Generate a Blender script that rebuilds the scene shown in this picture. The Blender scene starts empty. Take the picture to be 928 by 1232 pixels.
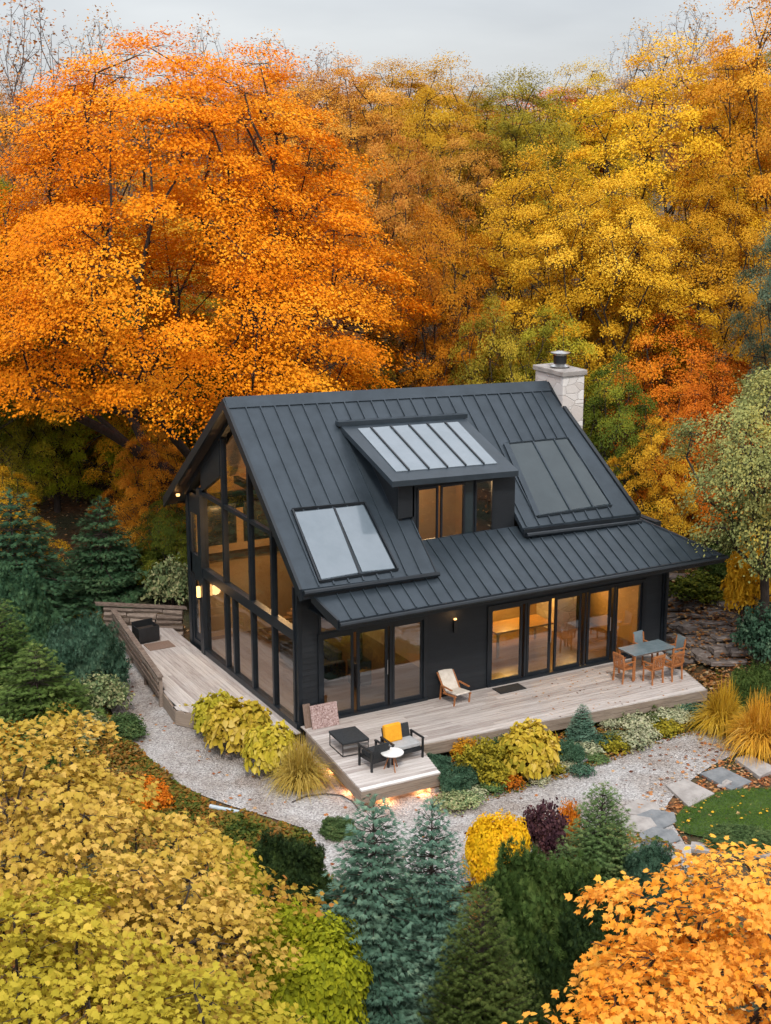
import bpy, math, random
import numpy as np
from mathutils import Vector
PI = math.pi
random.seed(7)
RNG = np.random.default_rng(11)
sc = bpy.context.scene
COL = sc.collection

# ------------------------------------------------------------------ camera
CAM = np.array([-15.17738, -32.58773, 15.17876])
YAW, PIT, FPX = math.radians(28.53503), math.radians(14.80034), 1800.06
FW = np.array([math.sin(YAW)*math.cos(PIT), math.cos(YAW)*math.cos(PIT), -math.sin(PIT)])
RT = np.array([math.cos(YAW), -math.sin(YAW), 0.0])
UP = np.cross(RT, FW)
cd = bpy.data.cameras.new('camera')
cam = bpy.data.objects.new('camera', cd); COL.objects.link(cam)
cam.location = CAM; cam.rotation_euler = (PI/2-PIT, 0, -YAW)
cd.sensor_fit = 'VERTICAL'; cd.sensor_height = 24; cd.lens = 24*FPX/1232
cd.clip_start = .5; cd.clip_end = 2000
sc.camera = cam

def ray(px, py): return FW + RT*(px-464)/FPX - UP*(py-616)/FPX
def atz(px, py, z):
    d = ray(px, py); return CAM + d*(z-CAM[2])/d[2]
def aty(px, py, Y):
    d = ray(px, py); return CAM + d*(Y-CAM[1])/d[1]
def atx(px, py, X):
    d = ray(px, py); return CAM + d*(X-CAM[0])/d[0]
def atd(px, py, D): return CAM + ray(px, py)*D
def depth(P): return float((np.array(P)-CAM) @ FW)

def sst(a, b, x):
    t = np.clip((x-a)/(b-a), 0, 1); return t*t*(3-2*t)
G0 = -.55
def terrain(x, y):
    x = np.asarray(x, float); y = np.asarray(y, float)
    r = np.maximum(x-12.4, 0)
    h = .42*r*sst(-9, -1, y)*np.exp(-r*.03)
    b = np.maximum(y-9.5, 0)
    h = h + .10*b + .04*np.maximum(y-25, 0)
    l = np.maximum(-x-8, 0)*sst(-2, 10, y); h = h + .06*l
    h = np.minimum(h, 8.5)
    n = (np.sin(x*.55+1.3)*np.cos(y*.47)+.6*np.sin(x*1.1+y*.9))*.16
    far = np.clip((r+b)/4, 0, 1)
    return G0 + h + n*far
def ground_at(px, py):
    z = G0
    for _ in range(12):
        P = atz(px, py, z); z = .5*z+.5*float(terrain(P[0], P[1]))
    return np.array([P[0], P[1], float(terrain(P[0], P[1]))])

# ------------------------------------------------------------------ materials
def nt(name):
    m = bpy.data.materials.new(name); m.use_nodes = True
    t = m.node_tree; t.nodes.clear()
    o = t.nodes.new('ShaderNodeOutputMaterial'); return m, t, o
def N(t, k, **kw):
    n = t.nodes.new(k)
    for a, v in kw.items():
        if a.startswith('i_'): n.inputs[a[2:].replace('_', ' ')].default_value = v
        else: setattr(n, a, v)
    return n
def ramp(t, stops, interp='LINEAR'):
    r = t.nodes.new('ShaderNodeValToRGB'); r.color_ramp.interpolation = interp
    e = r.color_ramp.elements
    while len(e) < len(stops): e.new(.5)
    for i, (p, c) in enumerate(stops):
        e[i].position = p; e[i].color = (*c, 1)
    return r
def noise_mat(name, c1, c2, scale=4, rough=.7, bump=.0, bscale=30, metal=0, stretch=None, detail=5, c3=None, spec=.5, rndamt=0, coat=0):
    m, t, o = nt(name); L = t.links.new
    tc = N(t, 'ShaderNodeTexCoord'); v = tc.outputs['Object']
    if stretch:
        mp = N(t, 'ShaderNodeMapping'); mp.inputs['Scale'].default_value = stretch; L(v, mp.inputs['Vector']); v = mp.outputs[0]
    n = N(t, 'ShaderNodeTexNoise'); n.inputs['Scale'].default_value = scale; n.inputs['Detail'].default_value = detail; n.inputs['Roughness'].default_value = .65
    L(v, n.inputs['Vector']); fac = n.outputs['Fac']
    if rndamt:
        at = N(t, 'ShaderNodeAttribute', attribute_name='rnd')
        ma = N(t, 'ShaderNodeMath', operation='MULTIPLY_ADD'); L(at.outputs['Fac'], ma.inputs[0]); ma.inputs[1].default_value = rndamt; L(fac, ma.inputs[2])
        mb = N(t, 'ShaderNodeMath', operation='SUBTRACT'); L(ma.outputs[0], mb.inputs[0]); mb.inputs[1].default_value = rndamt/2; fac = mb.outputs[0]
    st = [(.3, c1), (.7, c2)] if c3 is None else [(.28, c1), (.5, c2), (.72, c3)]
    r = ramp(t, st); L(fac, r.inputs[0])
    p = N(t, 'ShaderNodeBsdfPrincipled'); L(r.outputs[0], p.inputs['Base Color'])
    p.inputs['Roughness'].default_value = rough; p.inputs['Metallic'].default_value = metal
    p.inputs['Specular IOR Level'].default_value = spec; p.inputs['Coat Weight'].default_value = coat
    if bump:
        n2 = N(t, 'ShaderNodeTexNoise'); n2.inputs['Scale'].default_value = bscale; n2.inputs['Detail'].default_value = 6; L(v, n2.inputs['Vector'])
        b = N(t, 'ShaderNodeBump'); b.inputs['Strength'].default_value = bump; b.inputs['Distance'].default_value = .02
        L(n2.outputs['Fac'], b.inputs['Height']); L(b.outputs[0], p.inputs['Normal'])
    L(p.outputs[0], o.inputs[0]); return m
def leaf_mat(name, cols, transl=.35, nscale=.5, rw=.55, rough=.65, spec=.1, hv=.015, vv=.22):
    """cols: 3-5 colours along a ramp, driven by per-leaf random (on conifers also painted bough shading) and a broad clump noise"""
    m, t, o = nt(name); L = t.links.new
    at = N(t, 'ShaderNodeAttribute', attribute_name='rnd')
    tc = N(t, 'ShaderNodeTexCoord'); n = N(t, 'ShaderNodeTexNoise'); n.inputs['Scale'].default_value = nscale; n.inputs['Detail'].default_value = 3
    L(tc.outputs['Object'], n.inputs['Vector'])
    a = N(t, 'ShaderNodeMath', operation='MULTIPLY'); L(at.outputs['Fac'], a.inputs[0]); a.inputs[1].default_value = rw
    mr = N(t, 'ShaderNodeMapRange'); L(n.outputs['Fac'], mr.inputs[0]); mr.inputs[1].default_value = .3; mr.inputs[2].default_value = .7
    mr.inputs[3].default_value = 0; mr.inputs[4].default_value = 1-rw
    s = N(t, 'ShaderNodeMath', operation='ADD'); L(a.outputs[0], s.inputs[0]); L(mr.outputs[0], s.inputs[1])
    k = len(cols); r = ramp(t, [(.08+.84*i/(k-1), c) for i, c in enumerate(cols)]); L(s.outputs[0], r.inputs[0])
    oi = N(t, 'ShaderNodeObjectInfo'); hs = N(t, 'ShaderNodeHueSaturation')
    h1 = N(t, 'ShaderNodeMapRange'); L(oi.outputs['Random'], h1.inputs[0]); h1.inputs[3].default_value = .5-hv; h1.inputs[4].default_value = .5+hv; L(h1.outputs[0], hs.inputs['Hue'])
    m1 = N(t, 'ShaderNodeMath', operation='MULTIPLY'); m1.inputs[1].default_value = 7.31; L(oi.outputs['Random'], m1.inputs[0]); m2 = N(t, 'ShaderNodeMath', operation='FRACT'); L(m1.outputs[0], m2.inputs[0])
    h2 = N(t, 'ShaderNodeMapRange'); L(m2.outputs[0], h2.inputs[0]); h2.inputs[3].default_value = 1-vv; h2.inputs[4].default_value = 1+vv; L(h2.outputs[0], hs.inputs['Value'])
    L(r.outputs[0], hs.inputs['Color']); r = hs
    p = N(t, 'ShaderNodeBsdfPrincipled'); L(r.outputs[0], p.inputs['Base Color']); p.inputs['Roughness'].default_value = rough
    p.inputs['Specular IOR Level'].default_value = spec
    tr = N(t, 'ShaderNodeBsdfTranslucent'); L(r.outputs[0], tr.inputs[0])
    mx = N(t, 'ShaderNodeMixShader'); mx.inputs[0].default_value = transl
    L(p.outputs[0], mx.inputs[1]); L(tr.outputs[0], mx.inputs[2]); L(mx.outputs[0], o.inputs[0])
    return m
def emit_mat(name, c, s):
    m, t, o = nt(name); e = N(t, 'ShaderNodeEmission'); e.inputs[0].default_value = (*c, 1); e.inputs[1].default_value = s
    t.links.new(e.outputs[0], o.inputs[0]); return m
def glass_mat(name, tint, ior):
    m, t, o = nt(name); L = t.links.new
    f = N(t, 'ShaderNodeFresnel'); f.inputs[0].default_value = ior
    tr = N(t, 'ShaderNodeBsdfTransparent'); tr.inputs[0].default_value = (*tint, 1)
    g = N(t, 'ShaderNodeBsdfGlossy'); g.inputs['Roughness'].default_value = .01; g.inputs['Color'].default_value = (.95, .97, 1, 1)
    n = N(t, 'ShaderNodeTexNoise'); n.inputs['Scale'].default_value = .7
    tc = N(t, 'ShaderNodeTexCoord'); L(tc.outputs['Object'], n.inputs['Vector'])
    b = N(t, 'ShaderNodeBump'); b.inputs['Strength'].default_value = .12; b.inputs['Distance'].default_value = .05; L(n.outputs['Fac'], b.inputs['Height']); L(b.outputs[0], g.inputs['Normal'])
    ge = N(t, 'ShaderNodeNewGeometry'); inv = N(t, 'ShaderNodeMath', operation='SUBTRACT'); inv.inputs[0].default_value = 1; L(ge.outputs['Backfacing'], inv.inputs[1])
    ff = N(t, 'ShaderNodeMath', operation='MULTIPLY'); L(f.outputs[0], ff.inputs[0]); L(inv.outputs[0], ff.inputs[1])
    mx = N(t, 'ShaderNodeMixShader'); L(ff.outputs[0], mx.inputs[0]); L(tr.outputs[0], mx.inputs[1]); L(g.outputs[0], mx.inputs[2]); L(mx.outputs[0], o.inputs[0])
    return m
M = {}
M['roof'] = noise_mat('charcoal_metal_roof', (.028, .039, .050), (.046, .061, .077), 1.6, .4, .22, 2.6, metal=.3, rndamt=.3)
M['trim'] = noise_mat('black_trim', (.007, .010, .014), (.013, .018, .024), 3, .4)
M['siding'] = noise_mat('black_siding', (.006, .008, .011), (.012, .015, .019), 3, .6, .3, 40, stretch=(1, 1, 8), rndamt=.3)
M['glass'] = glass_mat('window_glass', (.9, .92, .92), 2.3)
M['tglass'] = noise_mat('table_glass', (.16, .22, .25), (.26, .33, .37), 2, .12, spec=.9)
M['skyglass'] = noise_mat('skylight_glass', (.13, .165, .195), (.18, .215, .25), .8, .12, .03, 5, spec=.8, coat=.5)
M['darkglass'] = noise_mat('dark_skylight_glass', (.02, .032, .038), (.035, .05, .057), 1, .15, .03, 5, spec=.7)
M['soffit'] = noise_mat('soffit_wood', (.03, .018, .012), (.06, .035, .02), 5, .6, stretch=(1, 6, 1))
M['intwall'] = noise_mat('interior_plaster', (.40, .25, .11), (.50, .33, .16), 2, .8)
M['intwood'] = noise_mat('interior_wood', (.25, .13, .05), (.42, .24, .1), 5, .4, stretch=(.4, 6, 1))
M['floorwood'] = noise_mat('dark_floor_wood', (.10, .055, .025), (.2, .115, .05), 5, .3, stretch=(.4, 6, 1))
M['deck'] = noise_mat('grey_deck_board', (.33, .275, .25), (.5, .445, .415), 2.2, .75, .25, 40, stretch=(.5, 7, 1), rndamt=.3, c3=(.61, .56, .53))
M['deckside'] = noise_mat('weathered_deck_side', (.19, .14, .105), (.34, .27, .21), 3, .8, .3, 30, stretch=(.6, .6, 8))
M['decky'] = noise_mat('side_deck_board', (.32, .275, .255), (.47, .425, .40), 2.2, .75, .25, 40, stretch=(7, .5, 1), rndamt=.3, c3=(.58, .54, .51))
M['oldwood'] = noise_mat('old_fence_wood', (.12, .085, .065), (.3, .235, .19), 4, .8, .4, 30, stretch=(2, 2, 9), rndamt=.4)
M['bark'] = noise_mat('bark', (.022, .015, .011), (.07, .052, .042), 7, .9, .6, 14, stretch=(3, 3, .6))
M['greybark'] = noise_mat('grey_bark', (.08, .065, .06), (.19, .16, .15), 7, .9, .5, 14, stretch=(3, 3, .6))
M['teak'] = noise_mat('orange_teak', (.30, .10, .03), (.5, .2, .07), 6, .5, stretch=(1, 1, 5))
M['blackfab'] = noise_mat('black_fabric', (.012, .014, .017), (.03, .034, .038), 20, .8, .2, 90)
M['blackmet'] = noise_mat('black_metal', (.01, .011, .013), (.02, .022, .025), 8, .4)
M['cream'] = noise_mat('cream_canvas', (.6, .52, .43), (.75, .68, .6), 8, .85, .2, 60)
M['greyfab'] = noise_mat('grey_cushion', (.3, .3, .3), (.42, .42, .42), 12, .9, .2, 60)
M['yellowfab'] = noise_mat('amber_fabric', (.72, .30, .008), (.85, .4, .02), 9, .85, .3, 50)
M['white'] = noise_mat('white_paint', (.7, .68, .65), (.8, .78, .76), 5, .5)
M['pinkish'] = noise_mat('speckled_panel', (.12, .06, .05), (.4, .27, .25), 26, .9, .8, 30, c3=(.62, .5, .47), detail=3)
M['brownboard'] = noise_mat('brown_board', (.16, .1, .07), (.27, .19, .15), 5, .8, stretch=(6, 6, 1))
M['rubber'] = noise_mat('dark_mat', (.012, .012, .012), (.03, .03, .03), 20, .9, .4, 60)
M['hose'] = noise_mat('dark_hose', (.05, .04, .035), (.09, .07, .06), 10, .6)
M['pipe'] = noise_mat('blue_grey_pipe', (.35, .42, .47), (.5, .57, .6), 6, .5)
M['plinth'] = noise_mat('stone_plinth', (.12, .08, .06), (.38, .3, .24), 5, .9, .8, 12, c3=(.5, .42, .36))
M['slab'] = noise_mat('pale_stone_slab', (.24, .215, .2), (.42, .385, .36), 3, .85, .4, 20)
M['slate'] = noise_mat('slate_slab', (.11, .12, .13), (.24, .245, .25), 3, .8, .4, 20)
M['rock'] = noise_mat('layered_rock', (.15, .12, .105), (.36, .3, .27), 3, .9, .8, 12, stretch=(1, 1, 3), c3=(.46, .4, .37), rndamt=.4)
M['steel'] = noise_mat('steel', (.45, .45, .45), (.6, .6, .6), 5, .3, metal=.9)
M['lamp'] = emit_mat('warm_lamp_glow', (1, .5, .16), 2.6)
M['strip'] = emit_mat('warm_strip_glow', (1, .42, .14), 14)

def chimney_mat():
    m, t, o = nt('white_stone_blocks'); L = t.links.new
    tc = N(t, 'ShaderNodeTexCoord'); mp = N(t, 'ShaderNodeMapping'); mp.inputs['Scale'].default_value = (1.9, 1.9, 3.3); L(tc.outputs['Object'], mp.inputs[0])
    nz = N(t, 'ShaderNodeTexNoise'); nz.inputs['Scale'].default_value = 2; L(mp.outputs[0], nz.inputs[0])
    va = N(t, 'ShaderNodeMix', data_type='RGBA'); va.inputs[0].default_value = .12; L(mp.outputs[0], va.inputs[6]); L(nz.outputs['Color'], va.inputs[7])
    v = N(t, 'ShaderNodeTexVoronoi', feature='DISTANCE_TO_EDGE', distance='EUCLIDEAN') if False else N(t, 'ShaderNodeTexVoronoi')
    v.feature = 'DISTANCE_TO_EDGE'; v.inputs['Scale'].default_value = 1.25; L(va.outputs[2], v.inputs['Vector'])
    v2 = N(t, 'ShaderNodeTexVoronoi'); v2.inputs['Scale'].default_value = 1.25; L(va.outputs[2], v2.inputs['Vector'])
    r = ramp(t, [(0, (.5, .43, .39)), (1, (.82, .79, .77))]); L(v2.outputs['Color'], r.inputs[0])
    e = ramp(t, [(.0, (0, 0, 0)), (.035, (1, 1, 1))]); L(v.outputs['Distance'], e.inputs[0])
    mx = N(t, 'ShaderNodeMix', data_type='RGBA'); L(e.outputs[0], mx.inputs[0]); mx.inputs[6].default_value = (.5, .45, .41, 1); L(r.outputs[0], mx.inputs[7])
    p = N(t, 'ShaderNodeBsdfPrincipled'); p.inputs['Roughness'].default_value = .85; L(mx.outputs[2], p.inputs['Base Color'])
    b = N(t, 'ShaderNodeBump'); b.inputs['Strength'].default_value = .6; b.inputs['Distance'].default_value = .02
    s = N(t, 'ShaderNodeTexNoise'); s.inputs['Scale'].default_value = 12; s.inputs['Detail'].default_value = 6; L(tc.outputs['Object'], s.inputs[0])
    ad = N(t, 'ShaderNodeMath', operation='ADD'); L(e.outputs[0], ad.inputs[0]); L(s.outputs['Fac'], ad.inputs[1]); L(ad.outputs[0], b.inputs['Height']); L(b.outputs[0], p.inputs['Normal'])
    L(p.outputs[0], o.inputs[0]); return m
M['chimney'] = chimney_mat()
def ground_mat():
    m, t, o = nt('leafy_woodland_floor'); L = t.links.new
    tc = N(t, 'ShaderNodeTexCoord')
    v = N(t, 'ShaderNodeTexVoronoi'); v.inputs['Scale'].default_value = 9; L(tc.outputs['Object'], v.inputs['Vector'])
    r = ramp(t, [(0, (.03, .018, .01)), (.3, (.10, .04, .012)), (.55, (.17, .07, .02)), (.75, (.06, .035, .018)), (1, (.24, .11, .03))]); L(v.outputs['Color'], r.inputs[0])
    v2 = N(t, 'ShaderNodeTexNoise'); v2.inputs['Scale'].default_value = .35; v2.inputs['Detail'].default_value = 6; L(tc.outputs['Object'], v2.inputs['Vector'])
    r3 = ramp(t, [(.42, (0, 0, 0)), (.6, (1, 1, 1))]); L(v2.outputs['Fac'], r3.inputs[0])
    n3 = N(t, 'ShaderNodeTexNoise'); n3.inputs['Scale'].default_value = 14; n3.inputs['Detail'].default_value = 4; L(tc.outputs['Object'], n3.inputs['Vector'])
    r2 = ramp(t, [(.3, (.018, .02, .008)), (.7, (.055, .06, .022))]); L(n3.outputs['Fac'], r2.inputs[0])
    mx = N(t, 'ShaderNodeMix', data_type='RGBA'); L(r3.outputs[0], mx.inputs[0]); L(r2.outputs[0], mx.inputs[6]); L(r.outputs[0], mx.inputs[7])
    p = N(t, 'ShaderNodeBsdfPrincipled'); p.inputs['Roughness'].default_value = .95; L(mx.outputs[2], p.inputs['Base Color'])
    b = N(t, 'ShaderNodeBump'); b.inputs['Strength'].default_value = .8; b.inputs['Distance'].default_value = .05; L(v.outputs['Distance'], b.inputs['Height']); L(b.outputs[0], p.inputs['Normal'])
    L(p.outputs[0], o.inputs[0]); return m
def gravel_mat():
    m, t, o = nt('pale_gravel'); L = t.links.new
    tc = N(t, 'ShaderNodeTexCoord'); v = N(t, 'ShaderNodeTexVoronoi'); v.inputs['Scale'].default_value = 30; L(tc.outputs['Object'], v.inputs['Vector'])
    sp = N(t, 'ShaderNodeSeparateColor'); L(v.outputs['Color'], sp.inputs[0])
    r = ramp(t, [(0, (.27, .25, .245)), (.3, (.46, .435, .425)), (.7, (.58, .555, .545)), (1, (.76, .74, .73))]); L(sp.outputs[0], r.inputs[0])
    n = N(t, 'ShaderNodeTexNoise'); n.inputs['Scale'].default_value = .9; n.inputs['Detail'].default_value = 5; L(tc.outputs['Object'], n.inputs['Vector'])
    r2 = ramp(t, [(.35, (.70, .62, .56)), (.6, (1, .99, .98))]); L(n.outputs['Fac'], r2.inputs[0])
    mx = N(t, 'ShaderNodeMix', data_type='RGBA', blend_type='MULTIPLY'); mx.inputs[0].default_value = 1; L(r.outputs[0], mx.inputs[6]); L(r2.outputs[0], mx.inputs[7])
    p = N(t, 'ShaderNodeBsdfPrincipled'); p.inputs['Roughness'].default_value = .9; L(mx.outputs[2], p.inputs['Base Color'])
    b = N(t, 'ShaderNodeBump'); b.inputs['Strength'].default_value = 1; b.inputs['Distance'].default_value = .05; b.invert = True; L(v.outputs['Distance'], b.inputs['Height']); L(b.outputs[0], p.inputs['Normal'])
    L(p.outputs[0], o.inputs[0]); return m
M['ground'] = ground_mat(); M['gravel'] = gravel_mat()
M['mulch'] = noise_mat('dark_mulch', (.012, .01, .008), (.05, .035, .025), 20, .95, .8, 30)
M['lawnsoil'] = noise_mat('lawn_base', (.03, .055, .012), (.05, .09, .02), 8, .95, .5, 30)
# leaves (linear colours)
M['l_orange'] = leaf_mat('orange_maple_leaf', [(.67, .185, .003), (.87, .28, .006), (.96, .365, .012), (.97, .48, .03)], .25, .35, hv=0, vv=0)
M['l_fore_orange'] = leaf_mat('peach_orange_leaf', [(.74, .24, .015), (.90, .37, .035), (.96, .47, .08), (.96, .58, .06)], .32, .6, hv=0, vv=0)
M['l_gold'] = leaf_mat('gold_leaf', [(.42, .24, .012), (.66, .38, .016), (.82, .49, .026), (.88, .60, .05)], .25, .3)
M['l_lgold'] = leaf_mat('yellow_gold_leaf', [(.42, .26, .018), (.64, .40, .02), (.80, .52, .035), (.88, .63, .07)], .25, .3)
M['l_amber'] = leaf_mat('amber_leaf', [(.42, .17, .016), (.62, .28, .02), (.74, .37, .03), (.80, .48, .05)], .25, .3)
M['l_rust'] = leaf_mat('rust_leaf', [(.32, .09, .012), (.58, .17, .012), (.74, .26, .016), (.76, .38, .03)], .25, .3)
M['l_brown'] = leaf_mat('brown_orange_leaf', [(.32, .13, .03), (.52, .22, .035), (.68, .32, .045), (.70, .43, .10)], .25, .3)
M['l_olive'] = leaf_mat('olive_leaf', [(.13, .12, .015), (.26, .22, .02), (.42, .33, .03), (.58, .42, .04)], .25, .3)
M['l_green'] = leaf_mat('green_leaf', [(.04, .07, .012), (.09, .12, .015), (.17, .19, .02), (.34, .3, .03)], .25, .3)
M['l_pale'] = leaf_mat('pale_green_leaf', [(.16, .2, .07), (.28, .31, .11), (.42, .40, .13), (.6, .46, .09)], .3, .5)
M['l_bluegreen'] = leaf_mat('blue_green_leaf', [(.06, .11, .07), (.12, .19, .12), (.2, .27, .17), (.32, .36, .2)], .3, .5)
M['l_yfore'] = leaf_mat('yellow_green_maple_leaf', [(.44, .18, .04), (.44, .31, .04), (.56, .37, .06), (.70, .46, .11), (.78, .38, .07)], .3, .45, hv=0, vv=0)
M['l_ygreen'] = leaf_mat('olive_yellow_maple_leaf', [(.34, .22, .02), (.42, .34, .03), (.54, .42, .045), (.72, .50, .08)], .3, .45, hv=0, vv=0)
M['l_lime'] = leaf_mat('lime_leaf', [(.15, .17, .012), (.27, .29, .015), (.38, .38, .02), (.46, .42, .03)], .35, .8)
M['l_yellow'] = leaf_mat('bright_yellow_leaf', [(.55, .36, .008), (.74, .47, .01), (.85, .55, .02), (.85, .42, .02)], .35, .9)
M['l_hosta'] = leaf_mat('yellow_hosta_leaf', [(.34, .32, .03), (.58, .47, .04), (.74, .58, .07), (.78, .64, .18)], .32, .9)
M['l_purple'] = leaf_mat('purple_leaf', [(.035, .015, .025), (.08, .035, .05), (.14, .06, .07), (.22, .12, .1)], .25, .9)
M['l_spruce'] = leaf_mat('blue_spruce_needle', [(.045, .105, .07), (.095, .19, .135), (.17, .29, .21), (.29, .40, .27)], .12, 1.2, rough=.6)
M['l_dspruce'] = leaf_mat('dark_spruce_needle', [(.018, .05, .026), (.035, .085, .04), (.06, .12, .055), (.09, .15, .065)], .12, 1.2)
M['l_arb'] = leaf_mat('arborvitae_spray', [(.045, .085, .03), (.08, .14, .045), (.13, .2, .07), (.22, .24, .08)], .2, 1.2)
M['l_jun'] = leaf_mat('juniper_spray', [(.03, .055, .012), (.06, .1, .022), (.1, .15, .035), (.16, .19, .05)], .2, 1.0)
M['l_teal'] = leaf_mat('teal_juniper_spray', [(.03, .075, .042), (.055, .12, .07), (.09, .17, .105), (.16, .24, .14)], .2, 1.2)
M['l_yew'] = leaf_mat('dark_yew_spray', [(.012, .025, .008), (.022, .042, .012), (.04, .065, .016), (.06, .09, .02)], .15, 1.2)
M['l_grass_gold'] = leaf_mat('gold_grass_blade', [(.45, .24, .03), (.62, .36, .03), (.75, .47, .04), (.8, .55, .12)], .3, 2)
M['l_grass_tan'] = leaf_mat('tan_grass_blade', [(.3, .2, .03), (.48, .36, .06), (.62, .48, .12), (.5, .42, .05)], .3, 2)
M['l_lawn'] = leaf_mat('lawn_blade', [(.05, .1, .015), (.08, .15, .02), (.12, .2, .03), (.16, .22, .04)], .25, 1.5)
M['l_cover'] = leaf_mat('ground_cover_leaf', [(.04, .07, .015), (.09, .13, .02), (.2, .17, .03), (.42, .17, .03), (.24, .24, .09)], .25, 1.3, rw=.45)
M['l_litter'] = leaf_mat('fallen_leaf', [(.09, .035, .015), (.26, .10, .03), (.42, .18, .05), (.52, .29, .11), (.55, .4, .22)], .15, 1.0, rw=.8)
M['l_variegated'] = leaf_mat('variegated_leaf', [(.08, .13, .06), (.18, .24, .10), (.33, .36, .17), (.52, .47, .25)], .25, 2, rw=.7)
M['l_sage'] = leaf_mat('sage_leaf', [(.2, .24, .14), (.36, .38, .22), (.52, .5, .3), (.6, .56, .4)], .2, 2, rw=.7)

# ------------------------------------------------------------------ object helpers
def props(o, label=None, cat=None, group=None, kind=None):
    if label: o['label'] = label
    if cat: o['category'] = cat
    if group: o['group'] = group
    if kind: o['kind'] = kind
    return o
def thing(name, label, cat, loc=(0, 0, 0), rz=0, group=None):
    o = bpy.data.objects.new(name, None); COL.objects.link(o); o.empty_display_size = .3
    o.location = [float(c) for c in loc]; o.rotation_euler = (0, 0, rz)
    return props(o, label, cat, group)
def link(name, me, mat, parent=None):
    o = bpy.data.objects.new(name, me); COL.objects.link(o)
    if mat is not None:
        if len(me.materials) == 0: me.materials.append(mat)
        elif me.materials[0] != mat:
            o.material_slots[0].link = 'OBJECT'; o.material_slots[0].material = mat
    if parent: o.parent = parent
    return o
def copy_tree(o, parent=None):
    c = o.copy(); COL.objects.link(c)
    if parent: c.parent = parent
    for ch in list(o.children): copy_tree(ch, c)
    return c
def np_mesh(name, V, F, rnd=None, smooth=False):
    """V (n,3), F (m,k) int"""
    me = bpy.data.meshes.new(name); n = len(V); m, k = F.shape
    me.vertices.add(n); me.vertices.foreach_set('co', np.ascontiguousarray(V, np.float32).ravel())
    me.loops.add(m*k); me.loops.foreach_set('vertex_index', F.astype(np.int32).ravel())
    me.polygons.add(m); me.polygons.foreach_set('loop_start', np.arange(0, m*k, k, dtype=np.int32))
    if smooth: me.polygons.foreach_set('use_smooth', np.ones(m, bool))
    if rnd is not None:
        a = me.attributes.new('rnd', 'FLOAT', 'FACE'); a.data.foreach_set('value', np.ascontiguousarray(rnd, np.float32))
    me.update(calc_edges=True); return me

class MB:
    def __init__(s): s.v = []; s.f = []; s.r = []; s.mr = None
    def add(s, vs, fs):
        b = len(s.v); r = random.random() if s.mr is None else s.mr
        s.v += [tuple(float(c) for c in p) for p in vs]
        for f in fs: s.f.append(tuple(b+i for i in f)); s.r.append(r)
        return s
    def box(s, a, b):
        x0, y0, z0 = a; x1, y1, z1 = b
        return s.add([(x0, y0, z0), (x1, y0, z0), (x1, y1, z0), (x0, y1, z0), (x0, y0, z1), (x1, y0, z1), (x1, y1, z1), (x0, y1, z1)],
                     [(0, 3, 2, 1), (4, 5, 6, 7), (0, 1, 5, 4), (1, 2, 6, 5), (2, 3, 7, 6), (3, 0, 4, 7)])
    def prism(s, poly, off):
        """polygon (3d points) extruded by vector off"""
        n = len(poly); off = np.array(off, float); A = [np.array(p, float) for p in poly]; B = [p+off for p in A]
        return s.add(A+B, [tuple(range(n))[::-1], tuple(range(n, 2*n))]+[(i, (i+1) % n, n+(i+1) % n, n+i) for i in range(n)])
    def bar(s, a, b, w, h, up=(0, 0, 1)):
        """bar from a to b, width w across, height h along up"""
        a = Vector(a); b = Vector(b); d = (b-a).normalized(); up = Vector(up)
        if abs(d.dot(up)) > .99: up = Vector((1, 0, 0))
        sd = d.cross(up).normalized()*w/2; u = sd.cross(d).normalized()*h/2
        return s.add([a-sd-u, a+sd-u, a+sd+u, a-sd+u, b-sd-u, b+sd-u, b+sd+u, b-sd+u],
                     [(3, 2, 1, 0), (4, 5, 6, 7), (0, 1, 5, 4), (1, 2, 6, 5), (2, 3, 7, 6), (3, 0, 4, 7)])
    def tube(s, pts, rad, n=6, cap=True):
        pts = [Vector(p) for p in pts]; rs = rad if hasattr(rad, '__len__') else [rad]*len(pts)
        vs = []; fs = []
        for i, p in enumerate(pts):
            d = (pts[min(i+1, len(pts)-1)]-pts[max(i-1, 0)]).normalized()
            u = d.cross(Vector((0, 0, 1)) if abs(d.z) < .95 else Vector((1, 0, 0))).normalized(); w = d.cross(u)
            for k in range(n):
                a = 2*PI*k/n; vs.append(p+(u*math.cos(a)+w*math.sin(a))*rs[i])
        for i in range(len(pts)-1):
            for k in range(n): fs.append((i*n+k, i*n+(k+1) % n, (i+1)*n+(k+1) % n, (i+1)*n+k))
        if cap: fs.append(tuple(range(n))[::-1]); fs.append(tuple((len(pts)-1)*n+k for k in range(n)))
        return s.add(vs, fs)
    def lathe(s, prof, c=(0, 0, 0), n=20):
        vs = []; fs = []
        for r, z in prof:
            for k in range(n): a = 2*PI*k/n; vs.append((c[0]+r*math.cos(a), c[1]+r*math.sin(a), c[2]+z))
        for i in range(len(prof)-1):
            for k in range(n): fs.append((i*n+k, i*n+(k+1) % n, (i+1)*n+(k+1) % n, (i+1)*n+k))
        fs.append(tuple(range(n))[::-1]); fs.append(tuple((len(prof)-1)*n+k for k in range(n)))
        return s.add(vs, fs)
    def build(s, name, mat, parent=None, bevel=0, smooth=False):
        me = bpy.data.meshes.new(name); me.from_pydata(s.v, [], s.f)
        a = me.attributes.new('rnd', 'FLOAT', 'FACE'); a.data.foreach_set('value', s.r)
        if smooth: me.polygons.foreach_set('use_smooth', [True]*len(s.f))
        me.update(); o = link(name, me, M[mat] if isinstance(mat, str) else mat, parent)
        if bevel:
            b = o.modifiers.new('bevel', 'BEVEL'); b.width = bevel; b.segments = 2; b.limit_method = 'ANGLE'
        return o

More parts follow.
